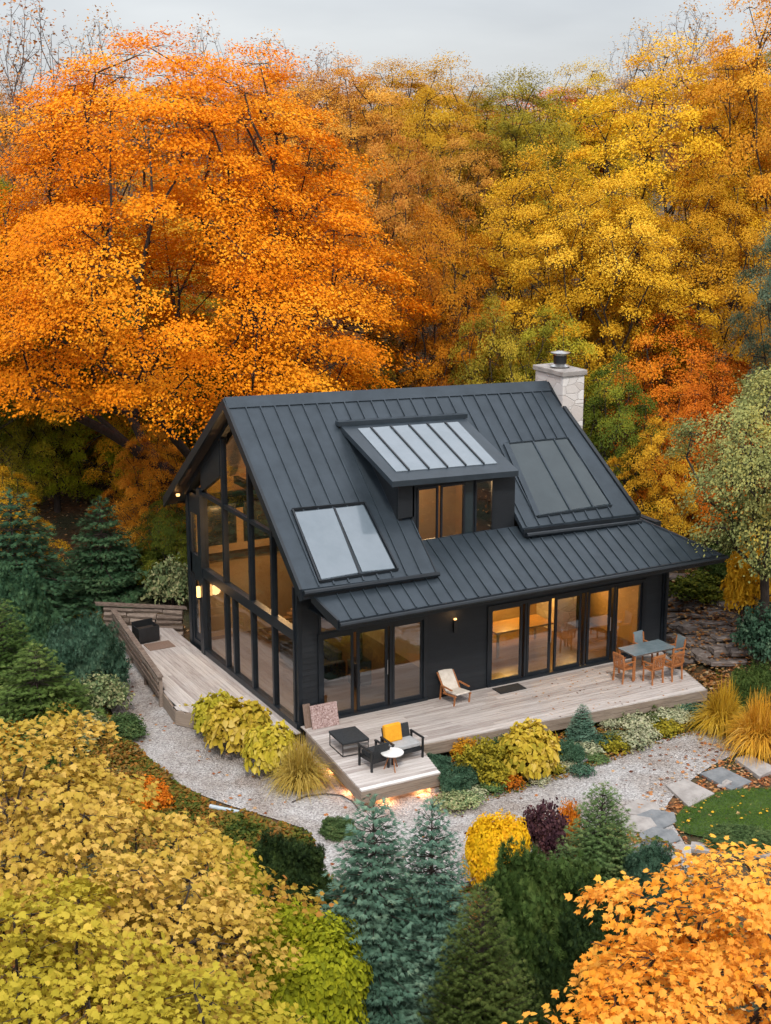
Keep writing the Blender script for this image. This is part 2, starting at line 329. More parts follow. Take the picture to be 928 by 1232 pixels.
# ------------------------------------------------------------------ foliage helpers
T_DIA = (np.array([(0, -.5, 0), (.36, -.02, .08), (0, .5, -.04), (-.36, -.02, .08)]), np.array([(0, 1, 2, 3)]))
T_OVAL = (np.array([(0, -.5, 0), (.3, -.15, .06), (.24, .25, .04), (0, .5, -.08), (-.24, .25, .04), (-.3, -.15, .06)]),
          np.array([(0, 1, 2, 3), (0, 3, 4, 5)]))
def _maple():
    out = [(0, -.42, 0), (.2, -.36, .0), (.46, -.2, -.05), (.3, -.04, .03), (.5, .16, -.06), (.26, .17, .03), (.17, .3, .02), (0, .56, -.08),
           (-.17, .3, .02), (-.26, .17, .03), (-.5, .16, -.06), (-.3, -.04, .03), (-.46, -.2, -.05), (-.2, -.36, .0)]
    V = np.array([(0, -.05, .05)]+out); n = len(out)
    return V, np.array([(0, 1+i, 1+(i+1) % n) for i in range(n)])
T_MAPLE = _maple()
def _star():
    out = [(0, -.4, 0), (.45, -.22, -.04), (.24, 0, .03), (.42, .22, -.05), (0, .5, -.06), (-.42, .22, -.05), (-.24, 0, .03), (-.45, -.22, -.04)]
    V = np.array(out); return V, np.array([(0, 1, 2, 7), (2, 3, 4, 4+2), (7, 2, 6, 6)])
T_STAR = (np.array([(0, -.4, 0), (.46, -.2, -.05), (.2, .05, .04), (.4, .25, -.05), (0, .52, -.05), (-.4, .25, -.05), (-.2, .05, .04), (-.46, -.2, -.05)]),
          np.array([(0, 1, 2, 6), (0, 6, 7, 7), (2, 3, 4, 6), (4, 5, 6, 6)])[:, :4])
T_STAR = (T_STAR[0], np.array([(0, 1, 2), (0, 2, 6), (0, 6, 7), (2, 3, 4), (2, 4, 6), (4, 5, 6)]))
def _tuft(n=5, w=.05, spread=.55, lift=.12):
    V = []; F = []
    for i in range(n):
        a = (i-(n-1)/2)/(n-1)*2*spread; l = 1-.25*abs(a); z = lift*(1 if i % 2 else -.6)
        dx, dy = math.sin(a), math.cos(a); V += [(-w*dy, w*dx-.1, 0), (w*dy, -w*dx-.1, 0), (dx*l, dy*l-.1, z*l)]; F.append((3*i, 3*i+1, 3*i+2))
    return np.array(V), np.array(F)
T_TUFT = _tuft(5, .13); T_FINE = _tuft(7, .075, .75, .2); T_SPRAY = _tuft(5, .15, .5, .06)
T_BLADE = (np.array([(-.04, 0, 0), (.04, 0, 0), (0, 1, 0)]), np.array([(0, 1, 2)]))
T_HEART = (np.array([(0, -.42, 0), (.3, -.5, .05), (.46, -.15, .1), (.3, .25, .05), (0, .55, -.12), (-.3, .25, .05), (-.46, -.15, .1), (-.3, -.5, .05), (0, -.05, -.05)]),
           np.array([(8, 0, 1, 2), (8, 2, 3, 4), (8, 4, 5, 6), (8, 6, 7, 0)]))

def nrm(a): return a/np.maximum(np.linalg.norm(a, axis=1, keepdims=True), 1e-9)
def leaves(name, C, Nn, Td, S, tmpl, rnd, smooth=False):
    """leaf mesh: centres C, normals Nn, tip directions Td (made perpendicular), sizes S"""
    V, F = tmpl; Nn = nrm(Nn); T = nrm(Td - Nn*np.sum(Td*Nn, 1, keepdims=True)); B = np.cross(T, Nn)
    k = len(V); n = len(C); S = np.asarray(S).reshape(-1, 1, 1)
    P = C[:, None, :] + S*(B[:, None, :]*V[None, :, 0:1] + T[:, None, :]*V[None, :, 1:2] + Nn[:, None, :]*V[None, :, 2:3])
    FF = (F[None]+(np.arange(n)*k)[:, None, None]).reshape(-1, F.shape[1])
    return np_mesh(name, P.reshape(-1, 3), FF, np.repeat(rnd, len(F)), smooth)

def skeleton(base, targets, fork, r0, rtip=.02, bend=.12, seed=0, nside=6, pw=.46, lean=(0, 0), twigs=0, twl=.6):
    """grow a trunk to height fork then branch greedily to every target; returns one tube mesh data"""
    rg = np.random.default_rng(seed)
    nodes = [np.array(base, float)]; par = [-1]; plen = [0.]
    k = 6
    for i in range(1, k+1):
        t = i/k; p = np.array(base, float)+np.array([lean[0]*t+rg.normal(0, .05), lean[1]*t+rg.normal(0, .05), fork*t]); nodes.append(p); par.append(i-1); plen.append(plen[-1]+fork/k)
    start = k//2+1
    root = nodes[-1]; order = np.argsort(np.linalg.norm(targets-root, axis=1))
    A = np.array(nodes); PL = np.array(plen); tips = []
    for ti in order:
        c = targets[ti]; d = c-A; dist = np.linalg.norm(d, axis=1)
        cost = dist*1.0+PL*.6+np.where(d[:, 2] < 0, -d[:, 2]*.6, 0); cost[:start] = 1e9
        j = int(np.argmin(cost)); L = dist[j]; n = max(1, int(L/1.1)); p0 = A[j]; prev = j; newp = []; newl = []
        side = rg.normal(0, 1, 3)*.06*L
        for q in range(1, n+1):
            t = q/n; p = p0+(c-p0)*t+side*math.sin(PI*t)*.8 + np.array([0, 0, bend*L*.35*math.sin(PI*t)]) + rg.normal(0, .03, 3)*(q < n)
            newp.append(p); par.append(prev); newl.append(PL[prev] if q == 1 else newl[-1]); newl[-1] = (PL[prev] if q == 1 else newl[-2])+L/n if q > 0 else 0
            prev = len(A)+len(newp)-1
        A = np.vstack([A, newp]); PL = np.append(PL, newl); tips.append(len(A)-1)
    if twigs:
        ex = []; 
        for tp in tips:
            q0 = A[tp]
            for k_ in range(twigs):
                an = rg.uniform(0, 6.28); l1 = twl*rg.uniform(.5, 1.1); d1 = np.array([math.cos(an)*l1, math.sin(an)*l1, rg.uniform(-.1, .25)*l1])
                ex.append(q0+d1*.5+rg.normal(0, .04, 3)); par.append(tp); j1 = len(A)+len(ex)-1
                ex.append(q0+d1+np.array([0, 0, -.1*l1])); par.append(j1)
        A = np.vstack([A, ex])
    n = len(A); cnt = np.zeros(n)
    ch = np.zeros(n, bool)
    for i in range(1, n): ch[par[i]] = True
    cnt[~ch] = 1
    for i in range(n-1, 0, -1): cnt[par[i]] += cnt[i]
    pw = math.log(r0/rtip)/math.log(max(cnt[0], 3)); R = rtip*cnt**pw
    R = np.where(np.arange(n) < 2, R*np.array([1.35 if i == 0 else 1.08 for i in range(n)]), R)
    par = np.array(par); c = np.arange(1, n); a = A[par[c]]; b = A[c]; ra = np.minimum(R[par[c]], R[c]*1.5); rb = R[c]
    d = nrm(b-a); ref = np.where(np.abs(d[:, 2:3]) < .9, np.array([[0, 0, 1.]]), np.array([[1., 0, 0]])); u = nrm(np.cross(d, ref)); w = np.cross(d, u)
    ang = np.arange(nside)*2*PI/nside; ca = np.cos(ang)[None, :, None]; sa = np.sin(ang)[None, :, None]
    ring = u[:, None, :]*ca+w[:, None, :]*sa
    P = np.concatenate([a[:, None]+ring*ra[:, None, None], b[:, None]+d[:, None]*(rb[:, None, None]*.3)+ring*rb[:, None, None]], 1)
    kk = np.arange(nside); f = np.stack([kk, (kk+1) % nside, nside+(kk+1) % nside, nside+kk], 1)
    F = (f[None]+(np.arange(len(c))*2*nside)[:, None, None]).reshape(-1, 4)
    return np_mesh('trunk', P.reshape(-1, 3), F, None, True)

def envelope_pts(n, prof, R, z0, H, rg, inner=.45, sx=1, sy=1, mind=.8, void=None, lumps=.18):
    zs = np.array([p[0] for p in prof]); rs = np.array([p[1] for p in prof]); out = np.zeros((0, 3)); tries = 0
    ph = rg.uniform(0, 6.28, 6)
    while len(out) < n and tries < n*60:
        tries += 1
        t = rg.uniform(0, 1); r = np.interp(t, zs, rs)
        if rg.uniform() > (r+.15): continue
        a = rg.uniform(0, 2*PI); lf = 1+lumps*math.sin(3*a+ph[0]+4*t)+lumps*.7*math.sin(5*a+ph[1]-6*t)
        q = math.sqrt(rg.uniform(inner**2, 1.22)); p = np.array([math.cos(a)*r*R*q*lf*sx, math.sin(a)*r*R*q*lf*sy, z0+H*t+rg.normal(0, .02*H)])
        if void is not None and void(p): continue
        if len(out) and np.min(np.linalg.norm((out-p)*(1, 1, 1.6), axis=1)) < mind: continue
        out = np.vstack([out, p])
    return out
def clump_leaves(targets, per, cr, cz, size, rg, centre, tmpl, droop=.35, up=.9, jit=.42, name='crown', flat=True):
    n = len(targets); m = rg.poisson(per, n); idx = np.repeat(np.arange(n), m); N_ = len(idx)
    sc1 = rg.uniform(.5, 1.5, n)[idx]
    th = rg.uniform(0, 2*PI, N_); rr = np.sqrt(rg.uniform(0, 1, N_)); off = np.stack([np.cos(th)*rr, np.sin(th)*rr, np.zeros(N_)], 1)*cr*sc1[:, None]
    off[:, 2] = rg.normal(0, cz*.55, N_)*sc1 - droop*cr*rr**2*.5*sc1
    outw = targets-np.array(centre); outw[:, 2] *= .4; outw = nrm(outw)[idx]
    off[:, 2] -= .35*np.sum(off[:, :2]*outw[:, :2], 1)*droop*2
    off += rg.normal(0, cr*.10, (N_, 3))
    C = targets[idx]+off
    Nn = np.stack([np.zeros(N_), np.zeros(N_), np.full(N_, up)], 1)+outw*.45+rg.normal(0, jit, (N_, 3))
    Td = outw*.7+nrm(off)*.8+rg.normal(0, .6, (N_, 3)); Td[:, 2] -= .35
    S = size*rg.uniform(.65, 1.25, N_)
    rc = rg.uniform(0, 1, n)[idx]; rnd = np.clip(.5*rg.uniform(0, 1, N_)+.5*rc, 0, 1)
    return leaves(name, C, Nn, Td, S, tmpl, rnd)

BROAD = [(0, .35), (.12, .8), (.3, 1), (.5, .93), (.7, .76), (.88, .48), (1, .12)]
ROUND = [(0, .2), (.15, .62), (.4, .95), (.6, 1), (.8, .75), (1, .2)]
HERO = [(0, .7), (.08, .92), (.2, 1.0), (.36, .97), (.52, .8), (.7, .72), (.85, .6), (.95, .42), (1, .2)]
NARROW = [(0, .5), (.2, .85), (.45, 1), (.7, .8), (.9, .45), (1, .15)]
def make_tree_meshes(seed, H, R, zc, ncl, per, cr, cz, leaf, prof, tmpl=T_DIA, r0=.28, void=None, mind=.9, inner=.45, sx=1, sy=1, rtip=.009, fork=None, lean=(0, 0), lumps=.18, droop=.35, twigs=5):
    """tree of height H, crown from zc up, radius R, local coordinates with base at 0"""
    rg = np.random.default_rng(seed)
    T = envelope_pts(ncl, prof, R, zc, H-zc-cz, rg, inner, sx, sy, mind, void, lumps)
    tr = skeleton((0, 0, -.3), T*np.array([.93, .93, 1])-np.array([0, 0, cz*.3+.03*(H-zc)]), (fork or (zc+(H-zc)*.18))+.3, r0, rtip, seed=seed, lean=lean, twigs=twigs, twl=cr*.8)
    cr_ = clump_leaves(T, per, cr, cz, leaf, rg, (0, 0, zc+.35*(H-zc)), tmpl, droop, jit=.5 if tmpl is T_MAPLE else .42)
    return tr, cr_
def put_tree(meshes, loc, scale, rz, leafmat, bark, label, name='maple_tree', cat='tree', group=None):
    t = thing(name, label, cat, loc, rz, group); t.scale = scale
    link('trunk', meshes[0], M[bark], t); link('crown', meshes[1], M[leafmat], t); return t

def conifer_meshes(seed, H, R, n_wh, per_wh, step, size, tmpl, droop=.25, uptip=.3, taper=1.0, z0=.1, top_lift=.9, jitter=.12, density=1.0, fullness=.3):
    """spruce-like: whorled branches, each with side twigs carrying needle sprays; local coordinates"""
    rg = np.random.default_rng(seed); C = []; D = []; Nn = []; segs = []; RN = []
    for w in range(n_wh):
        t = (w+rg.uniform(-.3, .3))/n_wh; t = min(max(t, 0), .985); z = z0+(H-z0)*t
        Lb = R*(1-t)**taper*(1 if t > .06 else .8)+.06*R*(1-t)+.05
        nb = max(4, int(per_wh*(.45+.55*(1-t)))); a0 = rg.uniform(0, 6.28)
        for b in range(nb):
            a = a0+2*PI*b/nb+rg.normal(0, .15); L = Lb*rg.uniform(1-jitter*2, 1+jitter); dr = droop*(1-t*.9)-top_lift*max(0, t-.5)
            o = np.array([math.cos(a), math.sin(a), 0]); s = np.array([-o[1], o[0], 0]); ns = max(3, int(L/step)); rb = rg.uniform()
            us = np.linspace(0, 1, ns); pts = [np.array([0, 0, z])+o*L*u+np.array([0, 0, -dr*L*u+uptip*L*u*u*.6]) for u in us]
            segs.append((pts, L))
            for u, p in zip(us, pts):
                if u < fullness*rg.uniform(.4, 1): continue
                wdt = .42*L*(1-u)*(.35+u)*1.6+size*.6
                m = max(1, int(wdt/step*density))
                for sg in (-1, 1):
                    for q in range(m):
                        f = (q+rg.uniform(.2, 1))/m; pos = p+s*sg*wdt*f+o*wdt*f*.55+np.array([0, 0, -.16*wdt*f*f+rg.normal(0, .018)])
                        C.append(pos); D.append(o*.8+s*sg*.75*f+rg.normal(0, .22, 3)+np.array([0, 0, .12])); Nn.append(np.array([0, 0, 1.])+rg.normal(0, .35, 3)+o*.25); RN.append(.2*rb+.4*rg.uniform()+.4*(u*.5+f*.5)**2*2*.5)  # lighter tips, darker inner needles: bough shading put into the colour value
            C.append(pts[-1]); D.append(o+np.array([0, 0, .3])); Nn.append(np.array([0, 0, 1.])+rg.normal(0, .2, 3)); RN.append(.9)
    for q in range(14):
        C.append(np.array([0, 0, H-.5*size*q*.5])+rg.normal(0, .02, 3)); D.append(np.array([rg.normal(0, .5), rg.normal(0, .5), 1.])); Nn.append(rg.normal(0, 1, 3)); RN.append(.8)
    C = np.array(C); n = len(C)
    fol = leaves('needles', C, np.array(Nn), np.array(D), size*rg.uniform(.75, 1.3, n), tmpl, np.array(RN))
    mb = MB(); mb.tube([(0, 0, -.2), (0, 0, H*.5), (0, 0, H*.97)], [H*.022+.02, H*.013+.01, .006], 7)
    for pts, L in segs: mb.tube([pts[0], pts[len(pts)//2], pts[-1]], [.012*L+.006, .007*L+.004, .002], 4, False)
    me = bpy.data.meshes.new('trunk'); me.from_pydata(mb.v, [], mb.f); me.update()
    return me, fol
def put_conifer(ms, loc, s, rz, mat, label, name='spruce_tree', cat='tree', group=None):
    t = thing(name, label, cat, loc, rz, group); t.scale = s
    link('trunk', ms[0], M['bark'], t); link('foliage', ms[1], M[mat], t); return t

def shrub_meshes(seed, blobs, n, size, tmpl, up=.5, out=.8, jit=.45, shell=.55, stemn=10, lump=.12, tipup=.2):
    """blobs: (x,y,z,rx,ry,rz); leaves spread through the outer volume, plus thin stems from the base"""
    rg = np.random.default_rng(seed); vol = np.array([b[3]*b[4]*b[5] for b in blobs])**.667; pk = rg.choice(len(blobs), n, p=vol/vol.sum())
    B = np.array(blobs)[pk]; d = nrm(rg.normal(0, 1, (n, 3))); d[:, 2] = np.where(d[:, 2] < -.35, -d[:, 2]*.5, d[:, 2]); d = nrm(d)
    q = rg.uniform(shell**3, 1, n)**(1/3); lm = 1+lump*np.sin(d[:, 0]*7+pk)*np.cos(d[:, 1]*8+pk*2)+lump*np.sin(d[:, 2]*9+d[:, 0]*5)
    C = B[:, :3]+d*B[:, 3:]*(q*lm)[:, None]
    C = C[C[:, 2] > .02]; k = len(C); dd = d[:k] if k == n else d[(B[:, :3]+d*B[:, 3:]*(q*lm)[:, None])[:, 2] > .02]
    Nn = dd*out+np.array([0, 0, up])+rg.normal(0, jit, (k, 3)); Td = dd*.6+rg.normal(0, .7, (k, 3))+np.array([0, 0, tipup])
    fol = leaves('foliage', C, Nn, Td, size*rg.uniform(.65, 1.25, k), tmpl, rg.uniform(0, 1, k))
    mb = MB()
    for i in range(stemn):
        b = blobs[i % len(blobs)]; a = rg.uniform(0, 6.28); r = rg.uniform(.2, .8)
        e = (b[0]+b[3]*r*math.cos(a), b[1]+b[4]*r*math.sin(a), b[2]+b[5]*.55)
        mb.tube([(b[0]*.3, b[1]*.3, -.05), ((e[0]+b[0]*.4)/2, (e[1]+b[1]*.4)/2, e[2]*.5), e], [.02+size*.06, .012+size*.03, .005], 5)
    me = bpy.data.meshes.new('stem'); me.from_pydata(mb.v, [], mb.f); me.update()
    return me, fol
def put_shrub(ms, loc, s, rz, mat, label, name='shrub', cat='shrub', group=None, bark='bark'):
    t = thing(name, label, cat, loc, rz, group); t.scale = s if hasattr(s, '__len__') else (s, s, s)
    link('stem', ms[0], M[bark], t); link('foliage', ms[1], M[mat], t); return t

def grass_mesh(seed, n, L, spread, w, upright=.9, seg=5):
    rg = np.random.default_rng(seed); a = rg.uniform(0, 2*PI, n); ln = L*rg.uniform(.6, 1.15, n); lean = rg.uniform(.05, 1, n)**.8*spread
    bx = rg.normal(0, .09, n)*L; by = rg.normal(0, .09, n)*L; ts = np.linspace(0, 1, seg+1)
    o = np.stack([np.cos(a), np.sin(a)], 1); s = np.stack([-o[:, 1], o[:, 0]], 1); V = []
    for t in ts:
        r = ln*lean*(t**1.5)*.85; z = ln*(upright*t*(1-.25*lean) - lean*.62*t**2.7)
        z = np.maximum(z, .02); ww = w*(1-t)**.6*(.5+.5*min(1, t*4))+.001; twist = rg.normal(0, .02, n)*L*t
        cx = bx+o[:, 0]*r+s[:, 0]*twist; cy = by+o[:, 1]*r+s[:, 1]*twist
        for sg in (-1, 1): V.append(np.stack([cx+s[:, 0]*sg*ww, cy+s[:, 1]*sg*ww, z], 1))
    V = np.stack(V, 1); k = 2*(seg+1); f = np.array([(2*i, 2*i+1, 2*i+3, 2*i+2) for i in range(seg)])
    F = (f[None]+(np.arange(n)*k)[:, None, None]).reshape(-1, 4)
    return np_mesh('blades', V.reshape(-1, 3), F, np.repeat(rg.uniform(0, 1, n), seg))

def inpoly(P, poly):
    x, y = P[:, 0], P[:, 1]; c = np.zeros(len(P), bool); n = len(poly)
    for i in range(n):
        x1, y1 = poly[i]; x2, y2 = poly[(i+1) % n]
        k = ((y1 > y) != (y2 > y)) & (x < (x2-x1)*(y-y1)/((y2-y1) or 1e-9)+x1); c ^= k
    return c
def smooth_poly(p, it=2):
    for _ in range(it):
        q = []
        for i in range(len(p)):
            a = np.array(p[i]); b = np.array(p[(i+1) % len(p)]); q += [a*.75+b*.25, a*.25+b*.75]
        p = q
    return [tuple(x) for x in p]
def px_poly(pp, z=G0, it=2): return smooth_poly([tuple(atz(x, y, z)[:2]) for x, y in pp], it)
def scatter(poly, n, rg):
    A = np.array(poly); lo, hi = A.min(0), A.max(0); P = rg.uniform(lo, hi, (n*3, 2)); P = P[inpoly(P, poly)]; return P[:n]
# ------------------------------------------------------------------ world and sun
w = bpy.data.worlds.new('World'); sc.world = w; w.use_nodes = True; t = w.node_tree; t.nodes.clear(); L = t.links.new
SUN_EL, SUN_AZ = math.radians(48), math.radians(205)
sky = N(t, 'ShaderNodeTexSky'); sky.sky_type = 'NISHITA'; sky.sun_disc = False; sky.sun_elevation = SUN_EL; sky.sun_rotation = SUN_AZ
tc = N(t, 'ShaderNodeTexCoord'); sx = N(t, 'ShaderNodeSeparateXYZ'); L(tc.outputs['Generated'], sx.inputs[0])
g = ramp(t, [(0, (4.1, 4.25, 4.45)), (.12, (5.2, 5.35, 5.6)), (.5, (8.6, 8.85, 9.2)), (1, (12, 12.3, 12.8))]); L(sx.outputs['Z'], g.inputs[0])
mp = N(t, 'ShaderNodeMapping'); mp.inputs['Scale'].default_value = (1, 1, 4); L(tc.outputs['Generated'], mp.inputs[0])
cn = N(t, 'ShaderNodeTexNoise'); cn.inputs['Scale'].default_value = 3.2; cn.inputs['Detail'].default_value = 5; L(mp.outputs[0], cn.inputs[0])
cr = ramp(t, [(.32, (.80, .81, .84)), (.68, (1.13, 1.13, 1.12))]); L(cn.outputs['Fac'], cr.inputs[0])
ml = N(t, 'ShaderNodeMix', data_type='RGBA', blend_type='MULTIPLY'); ml.inputs[0].default_value = 1; L(g.outputs[0], ml.inputs[6]); L(cr.outputs[0], ml.inputs[7])
mx = N(t, 'ShaderNodeMix', data_type='RGBA'); mx.inputs[0].default_value = .9; L(sky.outputs[0], mx.inputs[6]); L(ml.outputs[2], mx.inputs[7])
bg = N(t, 'ShaderNodeBackground'); bg.inputs[1].default_value = .1; L(mx.outputs[2], bg.inputs[0])
ow = N(t, 'ShaderNodeOutputWorld'); L(bg.outputs[0], ow.inputs[0])
sl = bpy.data.lights.new('sun', 'SUN'); so = bpy.data.objects.new('sun', sl); COL.objects.link(so); sl.energy = 1.5; sl.angle = math.radians(10); sl.color = (1, .94, .86)
# direction towards the sun, high over the camera's left shoulder
sd = Vector((math.sin(SUN_AZ)*math.cos(SUN_EL), math.cos(SUN_AZ)*math.cos(SUN_EL), math.sin(SUN_EL)))
so.rotation_euler = sd.to_track_quat('Z', 'Y').to_euler()
sc.view_settings.view_transform = 'Standard'; sc.view_settings.look = 'None'; sc.view_settings.exposure = .6; sc.view_settings.gamma = 1
sc.cycles.use_denoising = True; sc.cycles.max_bounces = 5; sc.cycles.diffuse_bounces = 2; sc.cycles.glossy_bounces = 3; sc.cycles.transparent_max_bounces = 8; sc.cycles.transmission_bounces = 4
sc.cycles.use_adaptive_sampling = True; sc.cycles.adaptive_threshold = .03; sc.cycles.sample_clamp_indirect = 5; sc.cycles.caustics_reflective = False; sc.cycles.caustics_refractive = False

# ------------------------------------------------------------------ terrain
def sheet(name, mat, xs, ys, kind='structure', dz=0.):
    X, Y = np.meshgrid(xs, ys); Z = terrain(X, Y)+dz; V = np.stack([X, Y, Z], -1).reshape(-1, 3); nx, ny = len(xs), len(ys)
    i = np.arange(nx-1)[None]+np.arange(ny-1)[:, None]*nx; i = i.ravel(); F = np.stack([i, i+1, i+nx+1, i+nx], 1)
    o = link(name, np_mesh(name, V, F, None, True), M[mat]); return props(o, kind=kind)
def axis(a, b, step, far, n): return np.concatenate([-np.geomspace(-a+far, 1, n)[:-1]+1+0, np.arange(a, b, step)]) if False else np.concatenate([np.linspace(-700, a-20, 14), np.linspace(a-20, a, 12)[1:-1], np.arange(a, b, step), np.linspace(b, b+60, 16), np.linspace(b+90, 900, 12)])
sheet('ground', 'ground', axis(-28, 42, .5, 0, 0), axis(-24, 60, .5, 0, 0))
def flat(name, poly, z, mat, kind='structure'):
    me = bpy.data.meshes.new(name); me.from_pydata([(x, y, z) for x, y in poly], [], [tuple(range(len(poly)))]); me.update()
    import bmesh
    bm = bmesh.new(); bm.from_mesh(me); bmesh.ops.triangulate(bm, faces=bm.faces[:])
    for f in bm.faces:
        if f.normal.z < 0: f.normal_flip()
    bm.to_mesh(me); bm.free()
    o = link(name, me, M[mat]); return props(o, kind=kind)
PATH = px_poly([(122, 790), (128, 850), (165, 905), (215, 945), (270, 968), (330, 985), (383, 1003), (376, 1045), (440, 1075), (560, 1065), (640, 1040), (700, 1010), (760, 1040), (800, 1080), (850, 1060), (815, 1000), (795, 972), (835, 935), (872, 912), (925, 893), (925, 872), (870, 872), (790, 890), (700, 925), (640, 943), (560, 962), (525, 940), (440, 930), (380, 900), (330, 880), (250, 850), (215, 810), (180, 775), (140, 765)], G0+.02)
flat('gravel_path', PATH, G0+.03, 'gravel')
BED = px_poly([(519, 905), (540, 985), (575, 968), (640, 950), (700, 932), (790, 897), (850, 880), (870, 850), (870, 800)], G0, 1)
flat('planting_bed', BED, G0+.012, 'mulch')
FLAG = px_poly([(762, 968), (790, 962), (812, 985), (822, 1012), (835, 1040), (815, 1060), (775, 1030), (758, 1000)], G0)
LAWN = px_poly([(808, 990), (830, 966), (870, 953), (925, 950), (985, 955), (990, 1010), (928, 1013), (870, 1012), (822, 1006)], G0)
flat('lawn', LAWN, G0+.05, 'lawnsoil')

# ------------------------------------------------------------------ house
A = np.array([-.3, 3.64, 7.96]); PN = (4.788, -.0333, .8686)
def rz_(x, y): return PN[0]+PN[1]*x+PN[2]*y
def rp(px, py):
    d = ray(px, py); n = np.array([-PN[1], -PN[2], 1]); t_ = (PN[0]-n@CAM)/(n@d); return CAM+t_*d
RIDGE_L, RIDGE_R = (-.3, 3.62), (9.86, 3.55)
def zb(x, y): return (PN[0]+PN[1]*x+PN[2]*3.62) - .77*(y-3.62)     # back slope
house = thing('house', 'black gabled house with standing seam metal roof, dormer and tall glazed gable', 'house', (0, 0, 0))
HL = 11.7; HW = 7.7
# ---- front wall (black boards), openings for two glazed door groups
wl = MB()
def clad(x0, x1, z0, z1, y=0., th=.2):
    k = int(round((z1-z0)/.16)) or 1; h = (z1-z0)/k
    for i in range(k):
        a = z0+i*h; wl.add([(x0, y-.012, a), (x1, y-.012, a), (x1, y+th, a), (x0, y+th, a), (x0, y+.006, a+h), (x1, y+.006, a+h), (x1, y+th, a+h), (x0, y+th, a+h)],
                           [(0, 3, 2, 1), (4, 5, 6, 7), (0, 1, 5, 4), (1, 2, 6, 5), (2, 3, 7, 6), (3, 0, 4, 7)])
clad(.12, .6, -.1, 3.72); clad(3.73, 5.76, -.1, 2.34); clad(10.99, HL, -.1, 3.6)
clad(2.05, 3.73, 2.4, 3.72); clad(3.73, HL, 2.342, 3.6); clad(.6, 2.05, 2.95, 3.72)
wl.box((HL-.2, .2, -.6), (HL, HW-.2, 3.9)).box((.2, HW-.2, -.6), (HL, HW, 3.9)).box((0.05, .02, -.6), (HL, .2, -.1))
# upper right gable wall, rear upper
wl.prism([(9.6, .25, 2.7), (9.6, 7.4, 2.7), (9.6, 7.4, 4.4), (9.6, 3.6, 7.1), (9.6, .25, 4.35)], (.18, 0, 0))
wl.build('wall', 'siding', house)
MB().box((0, -.01, -.55), (.12, .14, 3.92)).build('corner_post', 'trim', house); MB().box((HL-.02, -.06, -.5), (HL+.12, .1, 3.4)).build('corner_post', 'trim', house)
pn = MB().box((12.0-.45, -.95, 0), (12.0-.31, -.81, 3.28)) if False else None
# interior
fl = MB(); fl.box((.2, .2, -.5), (HL-.2, HW-.2, -.02)); fo = fl.build('floor', 'floorwood', house)
lf = MB(); lf.box((3.2, .25, 2.55), (9.6, HW-.25, 2.75)); lf.build('upper_floor', 'intwood', house)
iw = MB(); iw.box((.2, HW-.24, -.02), (HL-.2, HW-.2, 3.9)); iw.box((4.85, .9, -.02), (4.95, HW-.25, 2.55)); iw.box((HL-.24, .2, -.02), (HL-.2, HW-.25, 2.54))
iw.prism([(3.2, 1.0, 2.75), (3.2, 6.9, 2.75), (3.2, 6.9, 4.6), (3.2, 3.6, 7.0), (3.2, 1.0, 5.2)], (.1, 0, 0)); iw.box((5.0, 3.9, -.02), (HL-.25, 4.0, 2.5)); iw.box((6.7, 3.0, 2.76), (6.8, 7, 5.0)); iw.box((3.4, 3.4, 2.76), (6.7, 3.5, 6.3))
iw.build('interior_wall', 'intwall', house)
ce = MB()
ce.prism([(.2, 3.62, rz_(5, 3.62)-.32), (9.5, 3.62, rz_(5, 3.62)-.32), (9.5, HW-.25, zb(5, HW-.25)-.35), (.2, HW-.25, zb(5, HW-.25)-.35)], (0, 0, -.02))
ce.prism([(.2, 3.62, rz_(0, 3.62)-.3), (3.3, 3.62, rz_(0, 3.62)-.3), (3.3, .25, rz_(0, .25)-.4), (.2, .25, rz_(0, .25)-.4)], (0, 0, -.02))
ce.build('ceiling', 'intwood', house)
st = MB()
for i in range(12): st.box((2.0+.0, 6.4-.27*i, .2*i), (3.0, 6.66-.27*i, .2*i+.06))
st.build('staircase', 'intwood', house)
bm_ = MB()
for x_ in (1.1, 2.3): bm_.box((x_-.07, 1.6, 4.95), (x_+.07, 6.4, 5.15)); bm_.box((x_-.06, 3.55, 5.15), (x_+.06, 3.69, 7.4))
bm_.box((2.9, .3, 2.5), (3.1, 7.4, 2.78)); bm_.box((.25, 7.2, 2.45), (3.2, 7.45, 2.6)); bm_.build('interior_beam', 'soffit', house)
for x_ in (.55, 1.75):
    f_ = MB().box((x_, HW-.3, 2.85), (x_+.95, HW-.24, 2.92)).box((x_, HW-.3, 4.0), (x_+.95, HW-.24, 4.07)).box((x_, HW-.3, 2.92), (x_+.07, HW-.24, 4.0)).box((x_+.88, HW-.3, 2.92), (x_+.95, HW-.24, 4.0)).build('rear_window', 'trim', house)
    MB().box((x_+.07, HW-.28, 2.92), (x_+.88, HW-.26, 4.0)).build('glass', 'darkglass', f_)
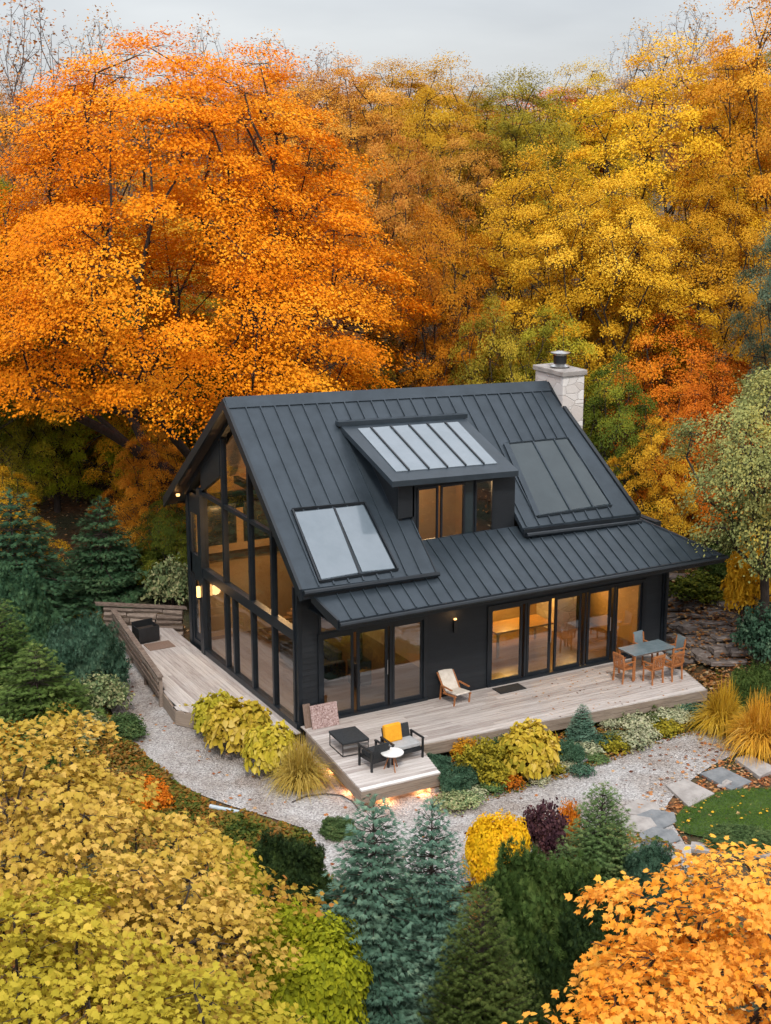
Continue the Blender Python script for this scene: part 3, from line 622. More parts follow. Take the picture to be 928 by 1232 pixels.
# ---- gable glazing on x = 0
VY = [6.32, 4.72, 2.92, 1.48, .14]
def ztop(y):                                                     # underside of the roof at the gable
    return (rz_(0, y) if y < 3.62 else zb(0, y))-.38
fr = MB()
def post(y0, y1, z0, z1, d=.14): fr.box((-.03, y0, z0), (-.03+d+.03, y1, z1))
fr.box((-.05, .14, 2.28), (.15, 6.32, 2.56)); fr.box((-.06, .0, -.12), (.15, 6.4, .06))        # beam and sill
fr.box((-.02, 1.0, 4.72), (.1, 6.28, 4.83))
for y in VY[1:4]:
    zt = ztop(y); fr.box((-.035, y-.055, 2.56), (.12, y+.055, zt-.02))
for y in (4.73, 4.13, 2.86, 1.48): fr.box((-.035, y-.05, .06), (.12, y+.05, 2.28))
fr.box((-.03, .14, .06), (.12, .24, 2.28)); fr.box((-.03, .14, 2.56), (.12, .22, 3.7))
fr.build('gable_frame', 'trim', house)
pp = MB(); pp.box((-.08, 6.3, -.55), (.16, 6.55, 4.9)); pp.build('gable_post', 'trim', house)
sp = MB()                                                          # sloping frame under the roof, solid spandrel
sp.prism([(-.04, 0.02, ztop(.02)-.02), (-.04, 3.62, ztop(3.62)), (-.04, 3.62, ztop(3.62)+.3), (-.04, .02, ztop(.02)+.28)], (.16, 0, 0))
sp.prism([(-.04, 3.62, ztop(3.62)), (-.04, 7.6, ztop(7.6)-.05), (-.04, 7.6, ztop(7.6)+.28), (-.04, 3.62, ztop(3.62)+.3)], (.16, 0, 0))
sp.prism([(-.03, 4.85, 5.6), (-.03, 6.3, 4.83), (-.03, 6.3, ztop(6.3)+.05), (-.03, 4.85, ztop(4.85)+.05)], (.12, 0, 0))
sp.build('gable_spandrel', 'trim', house)
def pane_x(name, y0, y1, zs, x=.04):                               # pane in the gable plane: zs = (z0 at y0, z0 at y1, z1 at y1, z1 at y0)
    MB().prism([(x, y0, zs[0]), (x, y1, zs[1]), (x, y1, zs[2]), (x, y0, zs[3])], (.015, 0, 0)).build(name, 'glass', house)
for a, b in ((.24, 1.43), (1.53, 2.81), (2.91, 4.08), (4.18, 4.68), (4.78, 6.3)): pane_x('gable_window', a, b, (.06, .06, 2.28, 2.28))
pane_x('gable_window', .22, 1.42, (2.56, 2.56, min(4.72, ztop(1.42)), ztop(.22)))
pane_x('gable_window', 1.54, 2.86, (2.56, 2.56, 4.72, 4.72)); pane_x('gable_window', 2.98, 4.66, (2.56, 2.56, 4.72, 4.72)); pane_x('gable_window', 4.78, 6.3, (2.56, 2.56, 4.72, 4.72))
pane_x('gable_window', 1.54, 2.86, (4.83, 4.83, ztop(2.86), ztop(1.54))); pane_x('gable_window', 4.78, 6.2, (4.83, 4.83, 4.9, 5.65))
MB().prism([(.04, 2.98, 4.83), (.04, 4.66, 4.83), (.04, 4.66, ztop(4.66)), (.04, 3.62, ztop(3.62)), (.04, 2.98, ztop(2.98))], (.015, 0, 0)).build('gable_window', 'glass', house)
# ---- recessed bay at the far end of the gable
by = MB(); by.box((.02, 7.5, -.5), (.2, 7.7, 4.5)).box((.05, 6.55, 2.15), (.2, 7.5, 2.75)).box((.05, 6.55, -.3), (.2, 7.5, .08)).box((.05, 6.55, 4.0), (.2, 7.5, 4.6)).box((.05, 6.55, 2.75), (.2, 6.72, 4.0)).box((.05, 6.55, .08), (.2, 6.65, 2.15)).box((.05, 7.38, .08), (.2, 7.5, 4.0))
by.build('bay_wall', 'trim', house)
MB().box((.1, 6.72, 2.75), (.115, 7.38, 4.0)).build('bay_window', 'glass', house)
dr = MB().box((.09, 6.65, .08), (.13, 7.38, .3)).box((.09, 6.65, 1.95), (.13, 7.38, 2.15)).box((.09, 6.65, .3), (.13, 6.75, 1.95)).box((.09, 7.28, .3), (.13, 7.38, 1.95)).build('side_door', 'trim', house)
MB().box((.1, 6.75, .3), (.115, 7.28, 1.95)).build('glass', 'glass', dr); MB().tube([(.04, 6.8, .95), (.04, 6.8, 1.3)], .014).build('handle', 'steel', dr)
# ---- front door groups
def door_group(xs, wide, z1, name):
    f = MB(); f.box((xs[0][0]-.13, -.05, z1), (xs[-1][1]+.13, .1, z1+.1)); f.box((xs[0][0]-.13, -.09, -.03), (xs[-1][1]+.13, .12, .07))
    f.box((xs[0][0]-.13, -.05, .07), (xs[0][0]-.02, .1, z1)); f.box((xs[-1][1]+.02, -.05, .07), (xs[-1][1]+.13, .1, z1))
    for i in range(len(xs)-1):
        a, b = xs[i][1], xs[i+1][0]
        if b-a > .18: f.box(((a+b)/2-.03, -.045, .07), ((a+b)/2+.03, .1, z1))
    f.build('door_frame', 'trim', house)
    for i, (a, b) in enumerate(xs):
        d = MB().box((a-.02, .0, .07), (a+.05, .06, z1)).box((b-.05, .0, .07), (b+.02, .06, z1)).box((a+.05, .0, .07), (b-.05, .06, .17)).box((a+.05, .0, z1-.08), (b-.05, .06, z1)).build(name, 'trim', house)
        MB().box((a+.05, .02, .17), (b-.05, .035, z1-.08)).build('glass', 'glass', d)
        if i in (1, 3): MB().tube([(b+.0, -.03, .95), (b+.0, -.03, 1.35)], .014).build('handle', 'steel', d)
door_group([(.69, 1.58), (1.73, 2.59), (2.77, 3.66)], 0, 2.3, 'sliding_door')
door_group([(5.82, 6.83), (7.03, 7.79), (7.96, 8.82), (9.08, 9.85), (10.06, 10.94)], 0, 2.24, 'sliding_door')
tf = MB().box((.6, -.03, 2.4), (.66, .1, 2.95)).box((1.99, -.03, 2.4), (2.05, .1, 2.95)).box((.66, -.03, 2.4), (1.99, .1, 2.45)).box((.66, -.03, 2.88), (1.99, .1, 2.95)).build('transom_window', 'trim', house)
MB().box((.66, .02, 2.45), (1.99, .035, 2.88)).build('glass', 'glass', tf)
# ---- main roof
rf = MB(); TH = .16; rf.mr = .5
def rpoly(pts): rf.prism([(x, y, rz_(x, y)) for x, y in pts], (0, 0, -TH))
DX0, DX1 = 3.50, 6.68
rpoly([(-.3, -.93), (DX0, -.93), (DX0, .34), (DX0, 2.72), (DX0, 3.60), RIDGE_L])
rf.prism([(x, y, rz_(x, y)) for x, y in ((DX0, 2.3), (DX1, 2.3), (DX1, 3.572), (DX0, 3.60))], (0, 0, -TH))
rpoly([(DX1, -.14), (10.55, -.10), (9.86, 3.55), (DX1, 3.572)])
rf.prism([(-.3, 3.62, rz_(-.3, 3.62)), (9.86, 3.55, rz_(9.86, 3.55)), (9.86, 8.4, zb(9.86, 8.4)-.0), (-.3, 8.44, zb(-.3, 8.44))], (0, 0, -TH))
def seam(x0, y0, x1, y1):
    a = (x0, y0, rz_(x0, y0)+.016); b = (x1, y1, rz_(x1, y1)+.016); rf.bar(a, b, .035, .05)
x = -.3+.12
x = .18
while x < 9.9:
    r = .5+random.uniform(-.5, .5)
    yb = -.92 if x < DX0 else -.13
    if DX0 < x < DX1: seam(x, 2.8, x, 3.5)
    else: seam(x, yb, x-(.0 if x < 9 else (x-9)*.25), 3.52)
    x += .415
for i in range(24):                                                # rear seams
    x = i*.42+.1
    rf.bar((x, 3.7, zb(x, 3.7)+.016), (x, 8.38, zb(x, 8.38)+.016), .035, .05)
main_roof = rf.build('roof', 'roof', house)
rd = MB(); rd.mr = .3
rd.prism([(-.33, 3.40, rz_(-.3, 3.40)+.03), (-.33, 3.62, rz_(-.3, 3.62)+.075), (-.33, 3.84, zb(-.3, 3.84)+.03)], (0.001, 0, 0))
a0 = [(-.33, 3.38, rz_(-.33, 3.38)+.045), (-.33, 3.62, rz_(-.33, 3.62)+.09), (-.33, 3.86, zb(-.33, 3.86)+.045), (-.33, 3.62, rz_(-.33, 3.62)-.02)]
a1 = [(9.9, 3.31, rz_(9.9, 3.31)+.045), (9.9, 3.56, rz_(9.9, 3.56)+.09), (9.9, 3.8, zb(9.9, 3.8)+.045), (9.9, 3.56, rz_(9.9, 3.56)-.02)]
rd = MB().add(a0+a1, [(0, 1, 2, 3), (7, 6, 5, 4), (0, 4, 5, 1), (1, 5, 6, 2), (2, 6, 7, 3), (3, 7, 4, 0)]); rd.build('ridge_cap', 'roof', main_roof)
# rake boards and eaves
fb = MB()
def rake(x, y0, y1, zf, w=.08, h=.30, rise=.05):
    fb.prism([(x, y0, zf(x, y0)+rise), (x, y1, zf(x, y1)+rise), (x, y1, zf(x, y1)+rise-h), (x, y0, zf(x, y0)+rise-h)], (w, 0, 0))
rake(-.38, -.97, 3.62, rz_); rake(-.38, 3.62, 8.5, zb)
fb.prism([(9.86, 3.55, rz_(9.86, 3.55)+.06), (10.58, -.14, rz_(10.58, -.14)+.06), (10.58, -.14, rz_(10.58, -.14)-.2), (9.86, 3.55, rz_(9.86, 3.55)-.2)], (.12, .02, 0))
fb.prism([(9.86, 3.55, rz_(9.86, 3.55)+.06), (9.86, 8.4, zb(9.86, 8.4)+.06), (9.86, 8.4, zb(9.86, 8.4)-.2), (9.86, 3.55, rz_(9.86, 3.55)-.2)], (.12, 0, 0))
fb.bar((-.3, -.97, rz_(0, -.97)-.10), (DX0+.02, -.97, rz_(3.5, -.97)-.10), .07, .2)
fb.bar((DX1, -.18, rz_(DX1, -.18)-.10), (10.6, -.16, rz_(10.55, -.16)-.10), .07, .2)
fb.box((-.3, 8.42, 4.0), (9.9, 8.5, 4.25))
fb.prism([(DX0, -.95, rz_(DX0, -.95)+.03), (DX0, .34, rz_(DX0, .34)+.03), (DX0, .34, rz_(DX0, .34)-.5), (DX0, -.95, rz_(DX0, -.95)-.2)], (.03, 0, 0))
fb.build('fascia', 'trim', house)
for a, b in (((-.3, -1.06, 3.93), (DX0+.03, -1.06, 3.86)), ((DX1+.05, -.27, rz_(7, -.27)-.06), (10.58, -.27, rz_(10.5, -.27)-.06))):
    MB().tube([a, b], .065, 8).build('gutter', 'trim', house)
sf = MB(); sf.prism([(-.3, 3.6, rz_(-.3, 3.6)-.2), (-.3, -.9, rz_(-.3, -.9)-.2), (-.02, -.9, rz_(0, -.9)-.2), (-.02, 3.6, rz_(0, 3.6)-.2)], (0, 0, -.02))
sf.prism([(-.3, 3.6, zb(-.3, 3.6)-.2), (-.02, 3.6, zb(0, 3.6)-.2), (-.02, 8.4, zb(0, 8.4)-.2), (-.3, 8.4, zb(-.3, 8.4)-.2)], (0, 0, -.02)); sf.build('soffit', 'soffit', house)
# ---- lower roof with hip at the right
lr = MB(); lr.mr = .5
def lz(y): return 3.33+.52*(y+1.8)
LP = [(.28, -1.8), (12.25, -1.8), (10.2, .25), (0.0, .25), (.02, -.93)]
lr.prism([(x, y, lz(y)) for x, y in LP], (0, 0, -.12))
lr.prism([(12.25, -1.8, 3.33), (12.25, 8.4, 3.33), (10.2, 8.4, lz(.25)), (10.2, .25, lz(.25))], (0, 0, -.12))
x = .62
while x < 12.1:
    yt_ = min(.22, -1.8+(12.25-x)-.05); lr.bar((x, -1.79, lz(-1.79)+.014), (x-(.0), yt_, lz(yt_)+.014), .032, .045); x += .365
lr.bar((12.25, -1.8, 3.345), (10.2, .25, lz(.25)+.02), .09, .05)
y = -1.3
while y < 8.3:
    xt = max(10.3, 12.25-(y+1.8)); lr.bar((12.24, y, 3.345), (xt, y, 3.33+.51*(12.25-xt)+.014), .032, .045); y += .4
low = lr.build('lower_roof', 'roof', house)
lf_ = MB(); lf_.box((.26, -1.87, 3.12), (12.33, -1.8, 3.34)); lf_.box((12.26, -1.8, 3.12), (12.33, 8.4, 3.34))
lf_.prism([(.22, -1.84, 3.38), (-.05, -.93, lz(-.93)+.04), (-.05, -.93, lz(-.93)-.16), (.22, -1.84, 3.12)], (.06, .01, 0)); lf_.build('fascia', 'trim', low)
g2 = MB().tube([(.24, -1.93, 3.28), (12.36, -1.93, 3.28)], .06, 8); g2.build('gutter', 'trim', low)
MB().box((.3, -1.78, 3.13), (12.2, -.02, 3.16)).build('soffit', 'trim', low)
MB().tube([(11.78, -.12, 3.15), (11.78, -.12, -.4)], .045, 8).build('downspout', 'trim', house)
# ---- dormer
DR = lambda x, y: 6.30-.038*x+.34*(y+.1)*1.0+.0
dm = MB(); dm.mr = .4
dm.prism([(2.68, -.12, DR(2.68, -.12)), (6.52, -.12, DR(6.52, -.12)), (6.52, 2.72, DR(6.52, 2.72)), (2.62, 2.72, DR(2.62, 2.72))], (0, 0, -.15))
dm.bar((2.55, 2.74, DR(2.6, 2.74)+.03), (6.6, 2.74, DR(6.6, 2.74)+.03), .22, .12)
dmo = dm.build('dormer', 'roof', house)
dw = MB(); zr = lambda y: DR(4, y)-.16
dw.prism([(3.07, .34, rz_(3.07, .34)-.1), (3.07, .34, zr(.34)), (3.07, 2.6, zr(2.6)), (3.07, 2.6, rz_(3, 2.6)-.1)], (.15, 0, 0))   # left cheek
dw.prism([(6.53, .3, 4.2), (6.53, .3, zr(.3)-.1), (6.53, 2.6, zr(2.6)-.1), (6.53, 2.6, rz_(6.5, 2.6)-.2)], (.15, 0, 0))
dw.box((3.07, .28, 5.06), (3.55, .36, zr(.3)-.02)); dw.box((3.50, .36, 4.2), (3.6, 2.3, 6.2)) if False else None
dw.prism([(3.5, .3, 4.15), (3.5, .3, 5.2), (3.5, 1.6, 6.1), (3.5, 1.6, 4.6)], (.1, 0, 0))
dw.box((3.5, .28, 4.15), (3.62, .36, 5.9)); dw.box((5.98, .27, 4.15), (6.68, .37, 5.88)); dw.box((3.62, .28, 4.15), (5.98, .36, 4.36)); dw.box((3.62, .28, 5.8), (5.98, .36, 5.95))
dw.box((5.06, .29, 4.36), (5.12, .36, 5.8)); dw.box((5.37, .29, 4.36), (5.42, .36, 5.8)); dw.build('dormer_wall', 'siding', dmo)
MB().box((5.12, .3, 4.36), (5.37, .32, 5.8)).build('dormer_glass', 'darkglass', dmo)
for a, b in ((3.64, 4.24), (4.36, 5.06), (5.42, 5.96)):
    f = MB().box((a-.02, .24, 4.34), (a+.03, .3, 5.82)).box((b-.03, .24, 4.34), (b+.02, .3, 5.82)).box((a+.03, .24, 4.34), (b-.03, .3, 4.4)).box((a+.03, .24, 5.76), (b-.03, .3, 5.82)).build('dormer_window_frame', 'trim', dmo)
    MB().box((a+.03, .265, 4.4), (b-.03, .28, 5.76)).build('dormer_glass', 'glass', dmo)
dp = MB()
def drp(px, py, e=.02):                                            # pixel -> dormer roof plane
    d = ray(px, py); n = np.array([.038, -.34, 1]); c = 6.30+.034; t_ = (c-n@CAM)/(n@d); p = CAM+t_*d; p[2] += e; return p
Q = [drp(428, 518), drp(548, 509), drp(598, 554), drp(472, 567)]
Q = [np.array([3.0, 2.45, 0]), np.array([6.2, 2.45, 0]), np.array([6.12, .28, 0]), np.array([2.98, .28, 0])]
def lerp(a, b, t): return a+(b-a)*t
ed = [0, .13, .32, .50, .68, .86, 1]
for i in range(6):
    q = [lerp(Q[0], Q[1], ed[i]+.008), lerp(Q[0], Q[1], ed[i+1]-.008), lerp(Q[3], Q[2], ed[i+1]-.008), lerp(Q[3], Q[2], ed[i]+.008)]
    for p in q: p[2] = DR(p[0], p[1])+.022
    MB().prism(q[::-1], (0, 0, -.018)).build('skylight_strip', 'skyglass', dmo)
    if i: 
        a = lerp(Q[0], Q[1], ed[i]); b = lerp(Q[3], Q[2], ed[i]); dp.bar((a[0], a[1], DR(a[0], a[1])+.03), (b[0], b[1], DR(b[0], b[1])+.03), .04, .06)
dp.build('skylight_bar', 'trim', dmo)
# ---- skylights
def sky_quad(px4, mat, name, lift=.05, parent=None):
    q = [rp(*p) for p in px4]
    for p in q: p[2] = rz_(p[0], p[1])+lift
    return MB().prism(q[::-1], (0, 0, -.03)).build(name, mat, parent)
sk = MB(); fq = [rp(352, 615), rp(439, 607), rp(479, 687), rp(385, 702)]
for i in range(4):
    a, b = fq[i].copy(), fq[(i+1) % 4].copy(); a[2] = rz_(a[0], a[1])+.05; b[2] = rz_(b[0], b[1])+.05; sk.bar(a, b, .045, .06)
a, b = rp(402, 613), rp(433, 693); a[2] = rz_(a[0], a[1])+.05; b[2] = rz_(b[0], b[1])+.05; sk.bar(a, b, .045, .06)
sko = sk.build('skylight', 'trim', main_roof)
sky_quad([(355, 619), (401, 614), (432, 691), (387, 699)], 'skyglass', 'glass', .055, sko)
sky_quad([(404, 614), (437, 610), (475, 686), (436, 690)], 'skyglass', 'glass', .055, sko)
sk = MB(); fq = [rp(609, 536), rp(684, 529), rp(736, 610), rp(647, 623)]
for i, (p, q) in enumerate(((fq[0], fq[1]), (fq[1], fq[2]), (fq[2], fq[3]), (fq[3], fq[0]))):
    a, b = p.copy(), q.copy(); a[2] = rz_(a[0], a[1])+.05; b[2] = rz_(b[0], b[1])+.05; sk.bar(a, b, .045 if i != 3 else .16, .06)
for u, v in ((.42, .52), (.76, .83)):
    a = lerp(fq[0], fq[1], u); b = lerp(fq[3], fq[2], v-.08); a[2] = rz_(a[0], a[1])+.05; b[2] = rz_(b[0], b[1])+.05; sk.bar(a, b, .05, .06)
sko = sk.build('skylight', 'roof', main_roof); sko['label'] = 'large dark skylight right of the dormer'
sky_quad([(611, 537), (682, 530), (733, 608), (650, 621)], 'darkglass', 'glass', .05, sko)
# ---- chimney
ch = MB().box((9.99, 2.85, -.55), (10.75, 4.3, 7.85)).build('chimney', 'chimney', house, .02)
MB().box((9.93, 2.79, 7.85), (10.81, 4.36, 8.0)).build('chimney_cap', 'slab', ch, .02)
fx = MB().lathe([(.24, 0), (.3, .05), (.17, .12), (.17, .38), (.2, .38), (.2, .42)], (10.35, 3.55, 8.0)); fx.build('flue', 'steel', ch, smooth=False)
MB().lathe([(.19, .13), (.195, .36)], (10.35, 3.55, 8.0)).build('flue_band', 'blackmet', ch)
MB().lathe([(.28, .42), (.29, .45), (.06, .5)], (10.35, 3.55, 8.0)).build('flue_cap', 'steel', ch)
# ---- wall lamps
def wall_lamp(x, y, z, ax):
    o = MB().box((x-.05, y-.06, z-.3), (x+.05, y, z+.05)).build('wall_lamp', 'blackmet', house)
    MB().box((x-.035, y-.05, z+.05), (x+.035, y-.01, z+.09)).build('bulb', 'lamp', o)
wall_lamp(4.65, -.012, 2.08, 0)
o = MB().box((-.2, 6.38, 1.6), (-.08, 6.5, 1.66)).build('wall_lamp', 'blackmet', house); MB().box((-.19, 6.4, 1.66), (-.1, 6.48, 1.98)).build('bulb', 'lamp', o)
o = MB().lathe([(.05, 0), (.06, .06)], (-.2, 7.7, 4.42), 10).build('soffit_light', 'lamp', house)
def point(loc, e, r=.15, c=(1, .56, .22)):
    l = bpy.data.lights.new('warm_light', 'POINT'); l.energy = e; l.shadow_soft_size = r; l.color = c
    o = bpy.data.objects.new('warm_light', l); COL.objects.link(o); o.location = loc
point((1.7, 5.2, 3.6), 85); point((1.3, 3.3, 3.2), 35); point((2.2, 4.5, 1.7), 8); point((8.45, 3.1, 1.9), 120, c=(1, .54, .12)); point((10.5, 2.8, 1.7), 60, c=(1, .56, .14)); point((6.2, 2.8, 2.0), 7); point((2.2, 2.4, 2.0), 13); point((5, 1.9, 5.3), 55, c=(1, .6, .28))
point((-.3, 6.45, 1.8), 4); point((4.65, -.2, 2.3), 2)

# ------------------------------------------------------------------ interior things
def pendant(loc, zt, label, grp='globe lamps inside the glazed gable'):
    t_ = thing('pendant_lamp', label, 'lamp', loc, 0, grp)
    MB().lathe([(.02, -.15), (.13, -.1), (.16, 0), (.13, .1), (.03, .15)], (0, 0, 0), 14).build('globe', 'lamp', t_, smooth=True)
    MB().tube([(0, 0, .14), (0, 0, zt-loc[2])], .008).build('cord', 'blackmet', t_)
pendant((1.3, 3.3, 3.45), 7.0, 'warm glowing globe lamp hanging low behind the tall gable window')
pendant((1.8, 2.35, 3.9), 6.3, 'warm glowing globe lamp hanging beside the dark inner post in the gable')
pendant((1.5, 3.2, 5.6), 7.1, 'warm globe lamp hanging highest, near the peak of the gable')
t_ = thing('sofa', 'dark sofa standing inside behind the lower gable windows', 'sofa', (2.0, 3.4, -.02))
MB().box((-.45, -1, .1), (.45, 1, .42)).build('seat', 'blackfab', t_, .05); MB().box((.3, -1, .42), (.5, 1, .85)).build('backrest', 'blackfab', t_, .05)
for s in (-1, 1): MB().box((-.45, s*1.1-.1, .1), (.5, s*1.1+.1, .62)).build('armrest', 'blackfab', t_, .04)
t_ = thing('dining_table', 'wooden dining table inside behind the wide glass doors', 'table', (8.2, 2.3, -.02))
MB().box((-1, -.45, .7), (1, .45, .75)).build('tabletop', 'intwood', t_)
for sx_ in (-.9, .9):
    for sy_ in (-.38, .38): MB().box((sx_-.03, sy_-.03, 0), (sx_+.03, sy_+.03, .7)).build('leg', 'intwood', t_)
t_ = thing('wood_stove', 'black stove with tall flue pipe inside the glazed gable', 'stove', (2.6, 1.6, -.02))
MB().box((-.25, -.25, .15), (.25, .25, .85)).build('body', 'blackmet', t_, .02); MB().tube([(0, 0, .85), (0, 0, 5.6)], .09, 10).build('flue_pipe', 'blackmet', t_)
t_ = thing('picture_frame', 'dark framed picture on the interior wall near the gable peak', 'picture', (3.17, 3.5, 5.3))
MB().box((-.02, -.4, -.25), (.0, .4, .25)).build('frame', 'blackmet', t_); MB().box((-.026, -.34, -.19), (-.02, .34, .19)).build('print', 'brownboard', t_)
t_ = thing('picture_frame', 'dark picture on the yellow lit wall behind the middle glass doors', 'picture', (8.0, 3.88, 1.6))
MB().box((-.45, -.03, -.45), (.45, 0, .45)).build('frame', 'blackmet', t_); MB().box((-.4, -.035, -.4), (.4, -.03, .4)).build('print', 'brownboard', t_)

# ------------------------------------------------------------------ decks
dk = thing('wooden_deck', 'long grey timber deck along the front of the house, stepping out into a square platform', 'deck', (0, 0, 0))
bd = MB(); y = -.06
while y > -4.17:
    y1 = y-.137
    if y1 < -2.52:
        YL = lambda x_: -2.52-(x_-2.12)*.0568
        XL = lambda y_: 2.12+(-2.52-y_)/.0568
        xr_ = 11.75+.28*(y+y1)/2; xs_ = max(2.12, XL(y)); xe_ = min(xr_, XL(y1))
        if xs_ < xr_-.05:
            q_ = [(xs_, y), (xr_, y), (xr_, max(y1+.006, YL(xr_)))]+([(xe_, y1+.006)] if xe_ < xr_-.01 else [])
            bd.mr = None; bd.prism([(a_, b_, -.035) for a_, b_ in q_][::-1], (0, 0, .035))
    def edge(yy):                                                   # board ends: L-shaped plan with a slanted left side
        xl = .02+(-.38)*min(1, max(0, (-yy-.4)/3.76)); xr = 2.115-.35*max(0, (-yy-2.52)/1.6) if y1 < -2.52 else 11.75-.28*(-yy)
        return xl, xr
    xl, xr = edge((y+y1)/2); cuts = sorted([xl, xr]+[c for c in [random.uniform(xl+.8, xr-.8) for _ in range(2 if xr > 5 else 0)]])
    for i in range(len(cuts)-1):
        if cuts[i+1]-cuts[i] > .02: bd.mr = None; bd.box((cuts[i]+.002, y1+.006, -.035), (cuts[i+1]-.002, y, 0))
    y -= .143
bd.build('deck_board', 'deck', dk)
sd_ = MB()
for k in range(3):
    za, zb_ = -.04-.155*k, -.185-.155*k
    dd = .004*k
    sd_.prism([(2.13, -2.535+dd, za), (10.95, -3.036+dd, za), (10.95, -3.036+dd, zb_), (2.13, -2.535+dd, zb_)], (0, .05, 0)) if k < 2 else None
    if k < 2: sd_.prism([(-.37, -4.19+dd, za), (1.76, -4.19+dd, za), (1.76, -4.19+dd, zb_), (-.37, -4.19+dd, zb_)], (0, .05, 0))
    if k < 2: sd_.prism([(-.37+dd, -4.14, za), (0+dd, -.4, za), (0+dd, -.4, zb_), (-.37+dd, -4.14, zb_)], (.05, 0, 0))
    if k < 2: sd_.prism([(1.76-dd, -4.14, za), (2.12-dd, -2.6, za), (2.12-dd, -2.6, zb_), (1.76-dd, -4.14, zb_)], (-.05, 0, 0))
sd_.prism([(10.93, -3.0, -.04), (11.76, -.05, -.04), (11.76, -.05, -.34), (10.93, -3.0, -.34)], (.05, 0, 0))
sd_.build('side_board', 'deckside', dk)
MB().prism([(-.2, -3.98, G0-.05), (1.6, -3.98, G0-.05), (1.9, -2.9, G0-.05), (1.9, -.6, G0-.05), (.12, -.6, G0-.05)], (0, 0, .5)).build('plinth', 'plinth', dk)
MB().box((-.36, -4.186, -.034), (1.76, -4.06, .008)).build('edge_board', 'white', dk)
for x in np.arange(2.6, 10.8, 1.35): MB().box((x, -2.4, G0-.05), (x+.12, -2.28, -.2)).build('support_post', 'deckside', dk)
def glow(loc, rz, label):
    t_ = thing('under_deck_light', label, 'lamp', loc, rz, 'warm lights tucked under the platform edge')
    MB().box((-.22, -.02, -.012), (.22, .02, 0)).build('housing', 'blackmet', t_); MB().box((-.2, -.014, -.018), (.2, .014, -.012)).build('diffuser', 'strip', t_)
    point((loc[0], loc[1], loc[2]-.06), 5, .04, (1, .42, .16))
LB = 'warm strip light under the platform edge, '
glow((.35, -4.09, -.345), 0, LB+'below the armchair'); glow((1.35, -4.09, -.345), 0, LB+'at the juniper end'); glow((-.19, -3.2, -.345), PI/2, LB+'left side near the cable'); glow((-.04, -1.9, -.345), PI/2, LB+'left side beside the tan grass tuft')
# side deck (boards along y)
sd2 = thing('side_deck', 'grey timber side deck beside the glazed gable', 'deck', (0, 0, 0))
b2 = MB(); x = -.05
def lx(y): return -2.30+(y-2.7)*.115 if y > 2.7 else -2.3+(2.7-y)*.72
while x > -2.3:
    xm = x-.07; y0 = 2.7-(xm+2.3)/.72 if xm > -2.3 else 2.7
    y0 = max(-.2, y0); y1 = min(10.2, 2.7+(xm+2.3)/.115) if xm < -1.4 else 10.2
    y1 = min(y1, 10.3) if xm < -.05 else 8.6
    cu = sorted([y0, y1]+[random.uniform(y0+.5, y1-.5)]) if y1-y0 > 1.5 else [y0, y1]
    for i in range(len(cu)-1):
        if cu[i+1]-cu[i] > .02: b2.mr = None; b2.box((x-.137, cu[i]+.002, -.135), (x, cu[i+1]-.002, -.1))
    x -= .143
b2.build('deck_board', 'decky', sd2)
MB().prism([(-2.36, 2.7, -.1), (-1.5, 10.2, -.1), (-1.5, 10.2, -.5), (-2.36, 2.7, -.5)], (.05, 0, 0)).prism([(-2.36, 2.7, -.1), (-.35, -.1, -.1), (-.35, -.1, -.5), (-2.36, 2.7, -.5)], (.05, .04, 0)).build('side_board', 'deckside', sd2)
# low timber rail on the deck's outer edge
def P2(y, o=0): return (-2.40+(y-2.7)*.115+o, y)
rl = thing('timber_railing', 'low weathered timber rail along the outer edge of the side deck', 'railing', (0, 0, 0))
for y in (4.15, 5.9, 7.8, 9.9):
    x_, y_ = P2(y); MB().box((x_-.05, y_-.05, G0-.05), (x_+.05, y_+.05, .38)).build('post', 'oldwood', rl)
for k, z in enumerate((-.12, .08, .27)):
    a, b = P2(4.05, -.08), P2(10.0, -.08); mb = MB(); n = 3
    for i in range(n):
        ya, yb = 4.05+(10-4.05)*i/n+.01, 4.05+(10-4.05)*(i+1)/n-.01; pa, pb = P2(ya, -.08), P2(yb, -.08); mb.mr = None
        mb.bar((pa[0], pa[1], z+random.uniform(-.015, .015)), (pb[0], pb[1], z+random.uniform(-.015, .015)), .035, .095)
    mb.build('rail_board', 'oldwood', rl)
a, b = P2(4.0, -.02), P2(10.05, -.02); MB().bar((a[0], a[1], .4), (b[0], b[1], .42), .16, .045).build('top_board', 'oldwood', rl)
# retaining wall of stacked timbers behind the side deck
rw = thing('timber_retaining_wall', 'retaining wall of rough stacked timbers with a flat cap behind the side deck', 'retaining wall', (0, 0, 0))
for k in range(6):
    mb = MB(); xx = -1.75
    while xx < .2:
        l_ = random.uniform(.5, 1.0); z = -.45+k*.17; mb.mr = None
        mb.tube([(xx, 10.35+(xx+1.7)*-.75+random.uniform(-.06, .06), z), (min(xx+l_, .25), 10.35+(min(xx+l_, .25)+1.7)*-.75+random.uniform(-.06, .06), z+random.uniform(-.02, .02))], [random.uniform(.075, .1), random.uniform(.07, .1)], 7); xx += l_+.02
    mb.build('timber', 'oldwood', rw)
MB().prism([(-2.0, 10.45, .52), (.35, 8.75, .52), (.35, 8.95, .52), (-1.95, 10.7, .52)], (0, 0, .06)).build('cap_board', 'oldwood', rw)
#@@PART3
# ------------------------------------------------------------------ furniture on the deck
def four_legs(t_, w, d, h, r, mat, z0=0):
    for sx_ in (-1, 1):
        for sy_ in (-1, 1): MB().box((sx_*w-r, sy_*d-r, z0), (sx_*w+r, sy_*d+r, h)).build('leg', mat, t_)
def P0(px, py, z=0): return tuple(atz(px, py, z))
